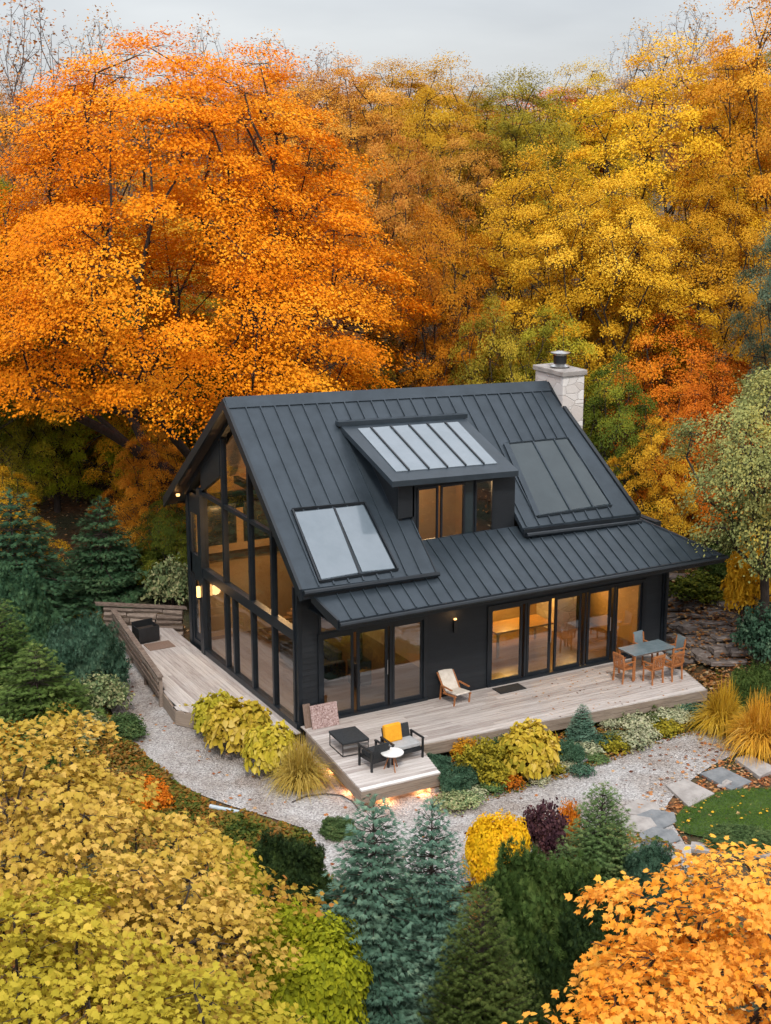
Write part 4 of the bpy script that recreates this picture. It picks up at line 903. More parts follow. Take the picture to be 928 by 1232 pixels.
# wide low black lounge bench
a = np.array(P0(420, 901)); t_ = thing('lounge_bench', 'wide low black bench with a flat top and metal loop legs at the house corner', 'bench', a, -.05); t_.scale = (.78, .78, .85)
MB().box((-.47, -.55, .37), (.47, .55, .46)).build('seat', 'blackfab', t_, .03)
for s in (-1, 1):
    MB().tube([(s*.44, -.52, .37), (s*.44, -.52, .02), (s*.44, .5, .02), (s*.44, .5, .37)], .018, 6).build('leg', 'blackmet', t_)
MB().box((-.43, -.54, .26), (.43, -.51, .33)).build('front_rail', 'steel', t_); MB().tube([(-.44, -.52, .02), (.44, -.52, .02)], .016, 6).build('stretcher', 'blackmet', t_)
def armchair(name, label, loc, rz, w, cat, cushion='greyfab'):
    t_ = thing(name, label, cat, loc, rz); t_.scale = (.84, .84, .9)                          # faces -y in local space
    MB().box((-w, -.3, .34), (w, .28, .46)).build('seat_cushion', cushion, t_, .03)
    MB().prism([(-w, .24, .3), (w, .24, .3), (w, .4, .8), (-w, .4, .8)], (0, .05, 0)).build('backrest', 'blackfab', t_, .02)
    MB().box((-w, -.32, .22), (w, .3, .33)).build('seat_frame', 'blackmet', t_)
    for s in (-1, 1):
        x_ = s*(w+.05); MB().box((x_-.035, -.36, .56), (x_+.035, .36, .6)).build('armrest', 'blackmet', t_, .01)
        MB().box((x_-.025, -.34, 0), (x_+.025, -.28, .56)).build('leg', 'blackmet', t_); MB().box((x_-.025, .28, 0), (x_+.025, .34, .56)).build('leg', 'blackmet', t_)
    return t_
a = np.array(P0(484, 911)); armchair('loveseat', 'black framed two-seat sofa with grey cushion and an amber throw', a, .05, .46, 'sofa')
cu = thing('cushion', 'bright amber yellow cushion leaning on the black two-seat sofa', 'cushion', a+np.array([-.17, .12, .40]), .05); cu.scale = (.9, .9, .9)
mb = MB(); g_ = 6
for i in range(g_):
    for j in range(g_): pass
mb.box((-.27, -.06, 0), (.27, .1, .5)); o = mb.build('cover', 'yellowfab', cu, .05); o.rotation_euler = (-.22, 0, .0)
a = np.array(P0(450, 922)); armchair('armchair', 'black armchair seen from behind at the platform corner', a, PI+.12, .24, 'chair', 'blackfab')
a = np.array(P0(472, 926)); t_ = thing('side_table', 'small round white side table between the black seats', 'side table', a, 0)
MB().lathe([(.26, .42), (.28, .44), (.28, .46), (.26, .47)], (0, 0, 0), 24).build('tabletop', 'white', t_)
for k in range(3):
    an = k*2.09+.4; MB().tube([(.05*math.cos(an), .05*math.sin(an), .42), (.2*math.cos(an), .2*math.sin(an), 0)], .014, 6).build('leg', 'teak', t_)
# cream reclining deck chair by the wall
a = np.array(P0(547, 843)); t_ = thing('reclining_chair', 'cream canvas reclining chair against the black wall', 'lounge chair', a, .12); t_.scale = (.85, .85, .85)
MB().prism([(-.27, -.45, .36), (.27, -.45, .36), (.27, .12, .3), (-.27, .12, .3)], (0, 0, .06)).build('seat', 'cream', t_, .02)
MB().prism([(-.27, .1, .32), (.27, .1, .32), (.27, .48, .86), (-.27, .48, .86)], (0, .05, .04)).build('backrest', 'cream', t_, .02)
for s in (-1, 1):
    MB().bar((s*.3, -.45, .33), (s*.3, .2, .27), .04, .05).build('side_rail', 'teak', t_); MB().bar((s*.3, .08, .27), (s*.3, .52, .86), .04, .04).build('back_rail', 'teak', t_)
    MB().bar((s*.3, -.4, .33), (s*.3, -.36, 0), .04, .04).build('leg', 'teak', t_); MB().bar((s*.3, .3, .5), (s*.3, .36, 0), .04, .04).build('leg', 'teak', t_)
    MB().bar((s*.34, -.3, .5), (s*.34, .22, .52), .06, .03).build('armrest', 'teak', t_)
# panels leaning at the house corner
a = np.array(P0(393, 875)); t_ = props(MB().prism([(-.38, 0, 0), (.38, 0, 0), (.38, .16, .58), (-.38, .16, .58)], (0, .06, 0)).build('speckled_square', 'pinkish', None, .01), 'square pinkish speckled panel leaning at the house corner', 'panel'); t_.location = a
t_ = props(MB().prism([(-.1, 0, 0), (.1, 0, 0), (.1, .14, .6), (-.1, .14, .6)], (0, .04, 0)).build('leaning_board', 'brownboard', None, .005), 'narrow plain brown board leaning left of the speckled panel', 'board'); t_.location = np.array(P0(372, 876))
t_ = props(MB().box((-.42, -.22, 0), (.42, .22, .025)).build('doormat', 'rubber', None, .005), 'black doormat on the deck before the wide glass doors', 'doormat'); t_.location = np.array(P0(613, 829)); t_.location.z = .002
t_ = props(MB().box((-.4, -.3, 0), (.4, .3, .02)).build('doormat', 'brownboard', None, .005), 'brown mat at the far end of the side deck', 'doormat'); t_.location = atz(192, 777, -.098)
a = atz(176, 771, -.1); t_ = thing('storage_box', 'black open box standing in the corner of the side deck by the timber wall', 'box', a, .1)
for p_, q_ in (((-.34, -.25, .04), (.34, -.22, .5)), ((-.34, .22, .04), (.34, .25, .6)), ((-.34, -.22, .04), (-.31, .22, .5)), ((.31, -.22, .04), (.34, .22, .5))): MB().box(p_, q_).build('side_panel', 'blackmet', t_, .006)
MB().box((-.31, -.22, .04), (.31, .22, .08)).build('bottom', 'blackmet', t_); MB().box((-.3, -.2, .08), (.3, .2, .4)).build('filling', 'mulch', t_)
# dining set
tb = np.array(P0(777, 809)); tz = .02
t_ = thing('garden_table', 'glass topped outdoor dining table at the right end of the deck', 'table', tb, tz)
t_.scale = (.86, .9, 1); MB().box((-.85, -.42, .735), (.85, .42, .75)).build('tabletop', 'tglass', t_, .004); MB().box((-.82, -.39, .69), (.82, -.35, .73)).box((-.82, .35, .69), (.82, .39, .73)).box((-.82, -.35, .69), (-.78, .35, .73)).box((.78, -.35, .69), (.82, .35, .73)).build('frame', 'steel', t_)
four_legs(t_, .8, .37, .73, .025, 'teak')
def wooden_chair(label, loc, rz, grp, seatm='teak', first=None):
    t_ = thing('garden_chair', label, 'chair', loc, rz, grp); t_.scale = (.9, .9, .92)       # faces +y, back at -y
    MB().box((-.22, -.2, .42), (.22, .22, .45)).build('seat', seatm, t_, .005)
    b = MB()
    if seatm == 'teak':
        for i in range(6): b.bar((-.17+i*.068, -.205, .5), (-.17+i*.068, -.265, .86), .035, .014)
        b.box((-.22, -.29, .85), (.22, -.25, .92)).box((-.22, -.235, .48), (.22, -.205, .52))
    else: b.prism([(-.2, -.21, .48), (.2, -.21, .48), (.2, -.28, .95), (-.2, -.28, .95)], (0, -.012, 0))
    b.build('backrest', seatm, t_)
    fm = 'teak'
    for s in (-1, 1):
        MB().box((s*.21-.02, .17, 0), (s*.21+.02, .21, .62)).build('leg', fm, t_); MB().bar((s*.21, -.2, .45), (s*.21, -.24, 0), .04, .04).build('leg', fm, t_); MB().bar((s*.21, -.2, .45), (s*.21, -.27, .9), .04, .04).build('back_post', fm, t_)
        MB().box((s*.21-.03, -.24, .62), (s*.21+.03, .24, .645)).build('armrest', fm, t_)
    return t_
def loc_(dx, dy): c, s = math.cos(tz), math.sin(tz); return tb+np.array([dx*c-dy*s, dx*s+dy*c, 0])
G_ = 'orange teak chairs around the glass table'
wooden_chair('orange wooden chair at the left end of the glass table', loc_(-.95, -.2), -PI/2+.1, G_)
wooden_chair('orange wooden chair on the near side of the glass table, left one of two', loc_(-.3, -.66), .05, G_)
wooden_chair('orange wooden chair on the near side of the glass table, right one of two', loc_(.33, -.72), .1, G_)
wooden_chair('blue-grey glassy chair at the right end of the glass table', loc_(1.0, 0), PI/2, 'blue-grey chairs around the glass table', 'tglass')
wooden_chair('blue-grey glassy chair behind the glass table, nearer the house post', loc_(.45, .68), PI+.1, 'blue-grey chairs around the glass table', 'tglass')
gb = thing('fire_bowl', 'small black bowl on the deck corner beyond the dining chairs', 'bowl', P0(818, 804)); MB().lathe([(.1, 0), (.19, .1), (.21, .14), (.17, .13)], (0, 0, 0), 16).build('bowl', 'blackmet', gb)
# cable and pipe
pts = [atz(*q, G0+.045) for q in ((352, 965), (368, 958), (392, 955), (412, 957), (424, 964), (432, 974))]; mb = MB(); mb.tube(pts, .022, 6); props(mb.build('garden_cable', 'hose', None, 0, True), 'thin dark cable lying on gravel beside the platform corner', 'cable')
a, b = atz(253, 970, G0+.12), atz(292, 978, G0+.12); props(MB().tube([a, b], .05, 10).build('drain_pipe', 'pipe'), 'pale blue-grey pipe end lying in the ground cover', 'pipe')

# ------------------------------------------------------------------ stone slabs, steps, rocks
def slab_mesh(name, pts, h, rg, mat):
    me = MB(); me.prism([(x, y, 0) for x, y in pts], (0, 0, h)); return me
def stone_slab(pxs, z, h, mat, label, name='stone_step', grp=None):
    q = [atz(*p, z+h) for p in pxs]; c = np.mean(q, axis=0); o = MB().prism([(p[0]-c[0], p[1]-c[1], 0) for p in q][::-1], (0, 0, h)).build(name, mat, None, .012)
    o.location = (c[0], c[1], z); return props(o, label, 'stone slab', grp)
stone_slab([(801, 944), (826, 937), (860, 954), (829, 970)], G0, .09, 'slab', 'pale flat stone step beside the lawn edge')
stone_slab([(842, 930), (868, 922), (905, 940), (880, 950)], G0, .08, 'slate', 'dark slate step covered in fallen leaves, behind the pale one')
stone_slab([(884, 912), (902, 907), (935, 924), (914, 934)], G0, .12, 'slab', 'pale grey stone step furthest right, nearest the golden grasses')
stone_slab([(832, 1012), (880, 1016), (930, 1020), (990, 1018), (990, 1027), (930, 1030), (878, 1026), (830, 1021)], G0, .1, 'slab', 'long pale stone kerb along the near edge of the lawn', 'stone_kerb')
rg = np.random.default_rng(5)
for i, (x, y, s) in enumerate(((772, 972, 26), (790, 984, 30), (768, 990, 26), (792, 1006, 30), (812, 1024, 28), (780, 1022, 26), (806, 1046, 26))):
    n_ = 6; q = [(x+s*math.cos(k*2*PI/n_+.3)*rg.uniform(.75, 1), y+s*.45*math.sin(k*2*PI/n_+.3)*rg.uniform(.75, 1)) for k in range(n_)]
    stone_slab(q[::-1], G0+.012+.009*i, .05, 'slate' if i % 2 else 'slab', ['pale grey flagstone where the paved patch meets the gravel', 'bluish flagstone touching the lawn tip, second from the gravel', 'pale flagstone at the left of the paved patch, behind the evergreens', 'bluish flagstone in the middle of the leafy paved patch', 'pale flagstone below the lawn on the leafy slope', 'bluish flagstone half hidden behind the tall evergreen', 'pale flagstone lowest on the leafy slope above the peach maple'][i], 'flagstone', 'flagstones beside the lawn')
def rock_mesh(seed, flat_=.35):
    rg = np.random.default_rng(seed); import bmesh
    bm = bmesh.new(); bmesh.ops.create_cube(bm, size=1); bmesh.ops.subdivide_edges(bm, edges=bm.edges[:], cuts=3, use_grid_fill=True)
    for v in bm.verts:
        c = v.co; n = c.normalized()*.62; c[:] = c.lerp(n, .18); k = 1+.16*math.sin(c.x*7+seed)*math.cos(c.y*6+seed*2)+rg.normal(0, .035); c.x *= k; c.y *= k*(.75+.1*math.sin(seed)); c.z = c.z*flat_*(1+.1*math.sin(c.x*5+seed))
    me = bpy.data.meshes.new('rock'); bm.to_mesh(me); bm.free(); me.polygons.foreach_set('use_smooth', [False]*len(me.polygons)); return me
RK = [rock_mesh(i+1, .17+.05*(i % 3)) for i in range(7)]
def rock(loc, s, rz, mat, label, grp, tilt=0, i=0):
    o = link('rock', RK[i % 7], M[mat]); o.location = loc; o.scale = (s*random.uniform(.9, 1.4), s*random.uniform(.7, 1), s*random.uniform(.7, 1.1)); o.rotation_euler = (random.uniform(-.12, .12)+tilt, random.uniform(-.1, .1), rz); return props(o, label, 'rock', grp)
k = 0
rg = np.random.default_rng(3)
row = 0
for py in range(698, 806, 9):
    x0_ = 800+max(0, (py-780))*.3; x1_ = 905-max(0, 745-py)*.7
    px = x0_+rg.uniform(0, 12)
    while px < x1_:
        P = ground_at(px, py+rg.uniform(-3, 3)); s = rg.uniform(.42, .95); rock((P[0], P[1], P[2]+.08), s, rg.uniform(-.5, .5)-.2, 'rock', 'flat layered fieldstone on the leafy bank right of the house', 'fieldstones stacked on the bank', -.1, k); k += 1
        px += s*rg.uniform(26, 38)
    row += 1
for (x, y, s, l) in ((527, 948, .5, 'pale boulder at the right foot of the platform'), (541, 960, .28, 'small pale stone beside the blue junipers and gravel'), (549, 951, .25, 'small pale stone just behind the gravel edge stones'), (836, 856, .6, 'reddish boulder under the right end of the deck'), (700, 918, .3, 'grey stone in the middle of the planting bed'), (872, 946, .3, 'small stone between the dark slate step and lawn')):
    P = ground_at(x, y); rock((P[0], P[1], P[2]+.06), s, .3, 'slab' if y > 900 else 'rock', l, None, 0, k); k += 1

# ------------------------------------------------------------------ plants around the house
def base_at(px, D):
    v = .3
    for _ in range(25):
        P = CAM+D*(FW+RT*(px-464)/FPX-UP*v); v += (P[2]-float(terrain(P[0], P[1])))/(D*UP[2])*.8
    return P
def top_z(P, px, topy): return aty(px, topy, P[1])[2]
def plant_at(px, pyb, pyt, wpx):
    P = ground_at(px, pyb); D = depth(P); return P, top_z(P, px, pyt)-P[2], wpx/2*D/FPX
# conifer prototypes (height 4, radius 1.3)
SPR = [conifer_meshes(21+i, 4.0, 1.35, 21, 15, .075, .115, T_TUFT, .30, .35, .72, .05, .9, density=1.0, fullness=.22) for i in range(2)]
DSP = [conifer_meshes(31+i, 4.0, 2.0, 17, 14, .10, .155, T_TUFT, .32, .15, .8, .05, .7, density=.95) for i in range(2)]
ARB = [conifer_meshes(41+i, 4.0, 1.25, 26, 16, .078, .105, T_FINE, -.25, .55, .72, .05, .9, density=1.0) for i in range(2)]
def conifer(px, pyb, pyt, wpx, proto, H0, R0, mat, label, name='spruce_tree', rz=None, group=None):
    P, h, r = plant_at(px, pyb, pyt, wpx); return put_conifer(proto, P-np.array([0, 0, .05]), (r/R0, r/R0, h/H0), random.uniform(0, 6) if rz is None else rz, mat, label, name, 'tree', group)
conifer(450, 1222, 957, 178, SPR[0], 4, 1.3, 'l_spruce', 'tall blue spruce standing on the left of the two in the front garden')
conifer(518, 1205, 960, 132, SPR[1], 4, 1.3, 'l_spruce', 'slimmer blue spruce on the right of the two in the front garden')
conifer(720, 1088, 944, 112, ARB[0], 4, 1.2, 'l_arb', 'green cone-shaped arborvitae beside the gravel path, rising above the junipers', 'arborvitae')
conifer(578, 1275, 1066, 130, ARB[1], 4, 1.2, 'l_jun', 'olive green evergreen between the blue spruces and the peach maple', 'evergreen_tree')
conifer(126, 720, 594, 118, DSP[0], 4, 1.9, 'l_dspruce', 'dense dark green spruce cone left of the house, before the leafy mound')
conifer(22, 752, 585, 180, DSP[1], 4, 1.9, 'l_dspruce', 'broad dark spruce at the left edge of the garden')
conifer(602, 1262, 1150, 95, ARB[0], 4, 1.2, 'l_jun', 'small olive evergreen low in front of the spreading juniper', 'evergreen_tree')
# spreading junipers and yews: clusters of conifer-like sprays
LOOSE_ = shrub_meshes(79, [(0, 0, .7, .7, .7, .7), (.5, .1, .5, .5, .5, .5), (-.45, .2, .6, .5, .5, .6), (.1, -.5, .4, .5, .5, .4)], 4200, .11, T_OVAL, .5, .5, .6, .3, 16, .2)
JUN = [shrub_meshes(51+i, [(0, 0, .55, 1.0, .9, .65), (.7, .2, .4, .6, .6, .5), (-.6, -.3, .45, .65, .6, .5), (.1, -.7, .35, .7, .5, .4), (-.2, .5, .8, .5, .5, .55), (.5, -.4, .7, .4, .4, .45), (-.7, .3, .5, .4, .5, .45)], 24000, .105, T_FINE, .55, .55, .45, .5, 14, .22, .5) for i in range(2)]
def bush(px, pyb, pyt, wpx, ms, H0, R0, mat, label, name='shrub', cat='shrub', rz=None, group=None, bark='bark'):
    P, h, r = plant_at(px, pyb, pyt, wpx); s = r/R0
    return put_shrub(ms, P-np.array([0, 0, .03]), (s, s, h/H0), random.uniform(0, 6) if rz is None else rz, mat, label, name, cat, group, bark)
J = lambda *a, **k: bush(a[0], a[1], a[2], a[3], JUN[a[4]], 1.3, 1.35, *a[5:], **k)
J(655, 1192, 1030, 185, 0, 'l_jun', 'wide green juniper bush below the cone-shaped arborvitae', 'juniper_bush')
J(700, 1232, 1090, 160, 1, 'l_yew', 'dark green juniper behind the left rim of the peach maple', 'juniper_bush')
J(784, 1108, 1018, 100, 1, 'l_teal', 'blue-green juniper right of the arborvitae by the flagstones', 'juniper_bush')
J(350, 1100, 1008, 112, 0, 'l_yew', 'dark yew mound left of the tall blue spruces', 'yew_bush')
J(105, 845, 742, 112, 0, 'l_teal', 'blue-green juniper mound left of the timber rail', 'juniper_bush')
J(25, 800, 685, 110, 1, 'l_dspruce', 'dark green juniper at the left edge behind the blue-green mound', 'juniper_bush')
conifer(48, 890, 772, 165, DSP[0], 4, 1.9, 'l_jun', 'broad loose olive juniper at the left, just above the gold maple', 'juniper_tree')
conifer(8, 860, 720, 120, ARB[1], 4, 1.2, 'l_jun', 'upright olive evergreen cut by the left edge above the gold maple', 'evergreen_tree')
bush(75, 905, 850, 70, LOOSE_, 1.33, .9, 'l_cover', 'loose rust and green shrub in front of the broad olive juniper')
J(616, 1262, 1213, 60, 0, 'l_teal', 'pale teal juniper tip at the bottom edge of the picture', 'juniper_bush')
J(660, 1262, 1180, 110, 0, 'l_yew', 'dark green mound at the bottom beside the peach maple', 'juniper_bush')
J(905, 855, 800, 66, 0, 'l_jun', 'green shrub behind the golden fountain grasses', 'shrub')
J(551, 952, 921, 60, 1, 'l_teal', 'low blue-green juniper against the front of the deck', 'juniper_bush')
J(527, 930, 908, 44, 0, 'l_teal', 'small dark blue juniper at the corner between deck and platform', 'juniper_bush')
J(683, 918, 890, 44, 0, 'l_teal', 'small blue juniper beside the large-leaved yellow bush', 'juniper_bush')
J(407, 1003, 985, 52, 1, 'l_arb', 'low green tuft on the gravel before the platform', 'shrub')
J(890, 1018, 998, 90, 0, 'l_arb', 'low green edging plant on the near side of the lawn', 'shrub')
J(880, 700, 640, 80, 1, 'l_jun', 'green undergrowth bush on the slope right of the roof', 'shrub')
conifer(700, 894, 846, 42, SPR[1], 4, 1.3, 'l_spruce', 'small dwarf spruce growing against the long deck front', 'dwarf_spruce')
# rounded leafy shrubs
RND = [shrub_meshes(61+i, [(0, 0, .6, .95, .95, .75), (.3, .3, .9, .55, .55, .45), (-.35, -.2, .85, .5, .5, .45), (.4, -.4, .6, .55, .5, .5), (-.5, .3, .5, .5, .5, .55)], 15000, .085, T_OVAL, .5, .9, .35, .72, 12, .08) for i in range(2)]
LOOSE = [shrub_meshes(71+i, [(0, 0, .7, .7, .7, .7), (.5, .1, .5, .5, .5, .5), (-.45, .2, .6, .5, .5, .6), (.1, -.5, .4, .5, .5, .4)], 4200, .11, T_OVAL, .5, .5, .6, .3, 16, .2) for i in range(2)]
R_ = lambda *a, **k: bush(a[0], a[1], a[2], a[3], RND[a[4]], 1.33, .95, *a[5:], **k)
O_ = lambda *a, **k: bush(a[0], a[1], a[2], a[3], LOOSE[a[4]], 1.33, .9, *a[5:], **k)
R_(597, 1078, 982, 78, 0, 'l_yellow', 'round bright yellow bush beside the gravel path', 'yellow_bush')
R_(372, 1262, 1098, 150, 1, 'l_lime', 'large round lime green bush left of the blue spruces', 'lime_bush')
R_(285, 1130, 1020, 70, 0, 'l_lime', 'yellow-green bush peeping out above the gold maple', 'lime_bush')
O_(655, 1043, 968, 66, 0, 'l_purple', 'dark purple-leaved bush between the yellow bush and the arborvitae', 'barberry_bush')
O_(683, 1030, 968, 40, 1, 'l_rust', 'thin orange-red bush tucked behind the arborvitae', 'barberry_bush')
O_(208, 735, 672, 60, 0, 'l_variegated', 'pale variegated shrub behind the timber retaining wall', 'variegated_shrub')
O_(212, 688, 622, 52, 1, 'l_arb', 'bright green shrub at the back corner of the house', 'shrub')
O_(175, 700, 660, 60, 1, 'l_green', 'loose green shrub between the dark spruce and the house', 'shrub')
O_(118, 862, 812, 70, 0, 'l_variegated', 'pale variegated shrub beside the gravel, below the timber rail', 'variegated_shrub')
O_(92, 900, 858, 80, 1, 'l_variegated', 'pale shrub at the path edge above the gold maple leaves', 'variegated_shrub')
O_(895, 745, 655, 60, 0, 'l_gold', 'young yellow sapling on the slope right of the deck', 'sapling')
O_(915, 800, 730, 60, 1, 'l_teal', 'blue-green shrub at the right edge above the fieldstones', 'shrub')
O_(582, 945, 892, 64, 1, 'l_olive', 'olive and yellow bush in the bed before the deck', 'shrub')
O_(606, 925, 885, 40, 0, 'l_arb', 'green bush tucked left of the large-leaved yellow bush', 'shrub')
O_(560, 912, 888, 40, 0, 'l_amber', 'small rusty plant against the deck front, left end of the bed', 'shrub')
O_(30, 900, 860, 80, 0, 'l_orange', 'small orange bush at the left edge above the gold maple', 'shrub')
O_(180, 975, 938, 54, 0, 'l_rust', 'rust red bush poking above the gold maple near the path', 'shrub')
O_(150, 885, 862, 60, 1, 'l_arb', 'low green shrub along the left side of the gravel path', 'shrub')
O_(840, 725, 690, 70, 1, 'l_green', 'green shrub just right of the lower roof corner', 'shrub')
# big-leaved yellow plants
HOS = [shrub_meshes(81+i, [(0, 0, .3, .85, .8, .45), (.4, .2, .4, .4, .4, .35), (-.35, .1, .45, .4, .4, .3), (.1, -.45, .35, .4, .35, .3)], 1250, .14, T_HEART, .9, .8, .3, .72, 8, .08, -.2) for i in range(3)]
H_ = lambda *a, **k: bush(a[0], a[1], a[2], a[3], HOS[a[4]], .8, .85, *a[5:], **k)
GH = 'yellow large-leaved plants beside the side deck'
H_(232, 868, 846, 40, 2, 'l_hosta', 'smallest yellow large-leaved plant at the far end of its row', 'hosta', 'plant', group=GH)
H_(262, 885, 832, 62, 0, 'l_hosta', 'large yellow-leaved clump, second from the far end of its row', 'hosta', 'plant', group=GH)
H_(288, 905, 838, 84, 1, 'l_hosta', 'tallest yellow large-leaved clump in the middle of its row', 'hosta', 'plant', group=GH)
H_(325, 930, 868, 66, 2, 'l_hosta', 'yellow large-leaved clump beside the tan grass tuft', 'hosta', 'plant', group=GH)
H_(635, 932, 868, 78, 1, 'l_hosta', 'pale yellow large-leaved bush in the bed below the deck', 'hosta', 'plant')
# ornamental grasses
GR = [grass_mesh(91+i, 2000, 1.0, 1.0, .011, .8) for i in range(2)]
def grass(px, pyb, pyt, wpx, i, mat, label, grp=None):
    P, h, r = plant_at(px, pyb, pyt, wpx); t_ = thing('ornamental_grass', label, 'grass plant', P, random.uniform(0, 6), grp); s = r/.78; t_.scale = (s, s, h/.72); link('blades', GR[i], M[mat], t_); return t_
grass(363, 948, 888, 88, 0, 'l_grass_tan', 'tan striped grass tuft at the house corner beside the platform')
grass(868, 882, 820, 86, 0, 'l_grass_gold', 'golden fountain grass nearest the right end of the deck', 'golden fountain grasses')
grass(912, 905, 836, 100, 1, 'l_grass_gold', 'larger golden fountain grass at the right edge', 'golden fountain grasses')
grass(640, 890, 872, 20, 1, 'l_arb', 'thin green grass tuft behind the large-leaved yellow bush')
# perennials in the bed: small mounds
MND = [shrub_meshes(101+i, [(0, 0, .22, .5, .5, .3)], 900, .085, T_OVAL, .6, .7, .5, .4, 5, .2) for i in range(2)]
rg = np.random.default_rng(77)
mats = ['l_sage', 'l_variegated', 'l_arb', 'l_teal', 'l_olive', 'l_rust', 'l_sage', 'l_jun']
k = 0
for (x, y) in [(570, 958), (590, 955), (612, 950), (650, 940), (668, 930), (686, 925), (702, 930), (706, 908), (722, 915), (726, 898), (742, 905), (745, 887), (762, 897), (765, 880), (782, 890), (784, 873), (800, 880), (805, 866), (822, 872), (826, 858), (842, 868), (846, 878), (735, 876), (755, 868), (778, 860), (808, 852), (664, 905), (540, 975), (560, 968), (658, 918)]:
    P = ground_at(x+rg.uniform(-3, 3), y+rg.uniform(-3, 3)); s = rg.uniform(.55, .95); mt = mats[int(rg.integers(0, 8))]
    nmc = {'l_sage': 'pale sage', 'l_variegated': 'cream and green', 'l_arb': 'green', 'l_teal': 'blue-green', 'l_olive': 'olive', 'l_rust': 'rust red', 'l_jun': 'dark green'}[mt]
    put_shrub(MND[k % 2], P, (s, s, s*rg.uniform(.6, 1)), rg.uniform(0, 6), mt, 'low %s mound plant in the planting bed between deck and gravel' % nmc, 'perennial_plant', 'plant', '%s mound plants in the bed' % nmc); k += 1
# ground cover, litter, lawn
def stuff_leaves(name, poly, n, size, tmpl, mat, hmax, rg, cat, label, dens=None, up=1.0, jit=.4, base=0.0):
    P = scatter(poly, n, rg)
    if dens is not None: P = P[rg.uniform(0, 1, len(P)) < dens(P[:, 0], P[:, 1])]
    m = len(P); hn = (.5+.5*np.sin(P[:, 0]*2.1+np.cos(P[:, 1]*1.7)*2))*.6+.4; Z = terrain(P[:, 0], P[:, 1])+base+rg.uniform(0, 1, m)*hmax*hn
    o = link(name, leaves(name, np.column_stack([P, Z]), np.array([0, 0, up])+rg.normal(0, jit, (m, 3)), rg.normal(0, 1, (m, 3)), size*rg.uniform(.6, 1.3, m), tmpl, rg.uniform(0, 1, m)), M[mat])
    return props(o, label, cat, None, 'stuff')
rg = np.random.default_rng(9)
COV = px_poly([(150, 885), (200, 935), (250, 968), (320, 990), (378, 1008), (380, 1035), (330, 1050), (240, 1060), (120, 1040), (60, 980), (60, 900)])
stuff_leaves('ground_cover', COV, 30000, .10, T_OVAL, 'l_cover', .22, rg, 'ground cover', 'mixed green and rust ground cover left of the gravel path')
stuff_leaves('ground_cover', BED, 9000, .085, T_OVAL, 'l_cover', .12, rg, 'ground cover', 'mixed ground cover in the bed before the deck', None)
LB_ = px_poly([(-60, 700), (120, 735), (135, 790), (125, 850), (160, 900), (100, 960), (-60, 960)])
stuff_leaves('ground_cover', LB_, 22000, .11, T_OVAL, 'l_cover', .2, rg, 'ground cover', 'green and orange undergrowth left of the gravel path')
FR_ = px_poly([(378, 1048), (440, 1078), (560, 1070), (640, 1045), (700, 1000), (760, 985), (900, 1090), (900, 1260), (300, 1260), (250, 1080)])
stuff_leaves('ground_cover', FR_, 16000, .11, T_OVAL, 'l_cover', .15, rg, 'ground cover', 'low ground cover under the front garden evergreens')
stuff_leaves('grass', LAWN, 26000, .085, T_BLADE, 'l_lawn', .03, rg, 'grass', 'short mown green lawn', None, 0.0, 1.0, .05)
big = [(-26, -20), (40, -20), (40, 55), (-26, 55)]
def clear(x, y): P = np.column_stack([x, y]); return (~inpoly(P, PATH) & ~((x > -2.6) & (x < 12) & (y > -4.3) & (y < 9.5))).astype(float)
def wood(x, y): return clear(x, y)*(.35+.65*((np.sin(x*.7+y*.3)+np.cos(y*.8-x*.2)) > -.4))
stuff_leaves('leaf_litter', big, 60000, .14, T_DIA, 'l_litter', .05, rg, 'fallen leaves', 'fallen orange and brown leaves over the woodland floor', wood, 1.6, .5, .02)
NR_ = px_poly([(755, 985), (800, 930), (850, 890), (850, 790), (800, 700), (860, 640), (990, 680), (990, 960), (900, 950), (820, 975), (850, 1100), (780, 1100)], G0, 1)
stuff_leaves('leaf_litter', NR_, 15000, .1, T_STAR, 'l_litter', .03, rg, 'fallen leaves', 'dense fallen leaves around the steps, lawn and fieldstones', lambda x, y: (.7*clear(x, y)+.25)*(.5+.5*(np.sin(x*1.9)*np.cos(y*2.3) > -.2))*~((x < 12) & (y > -3.4)), 1.6, .35, .04)
BK_ = px_poly([(800, 690), (905, 690), (925, 810), (800, 810)], .3, 1)
stuff_leaves('leaf_litter', BK_, 1600, .11, T_STAR, 'l_litter', .02, rg, 'fallen leaves', 'fallen leaves resting on the fieldstones of the bank', None, 1.6, .3, .24)
stuff_leaves('leaf_litter', PATH, 3000, .1, T_STAR, 'l_litter', .01, rg, 'fallen leaves', 'fallen leaves scattered on the gravel path', lambda x, y: .05+.9*np.clip((x-6.5)/3.5, 0, 1)**1.5+.06*(np.sin(x*2)*np.cos(y*2.3) > .3), 1.6, .3, .045)
stuff_leaves('leaf_litter', LAWN, 40, .08, T_STAR, 'l_gold', .01, rg, 'fallen leaves', 'few yellow leaves lying on the lawn', None, 1.6, .3, .1)
DKP = [(6, -2.8), (10.9, -2.9), (11.6, -.2), (6, -.2)]
P = scatter(DKP, 110, rg); o = link('leaf_litter', leaves('leaf_litter', np.column_stack([P, np.full(len(P), .012)]), np.array([0, 0, 2.])+rg.normal(0, .2, (len(P), 3)), rg.normal(0, 1, (len(P), 3)), .06*rg.uniform(.7, 1.3, len(P)), T_STAR, rg.uniform(0, 1, len(P))), M['l_litter']); props(o, 'few fallen leaves on the right end of the deck', 'fallen leaves', None, 'stuff')

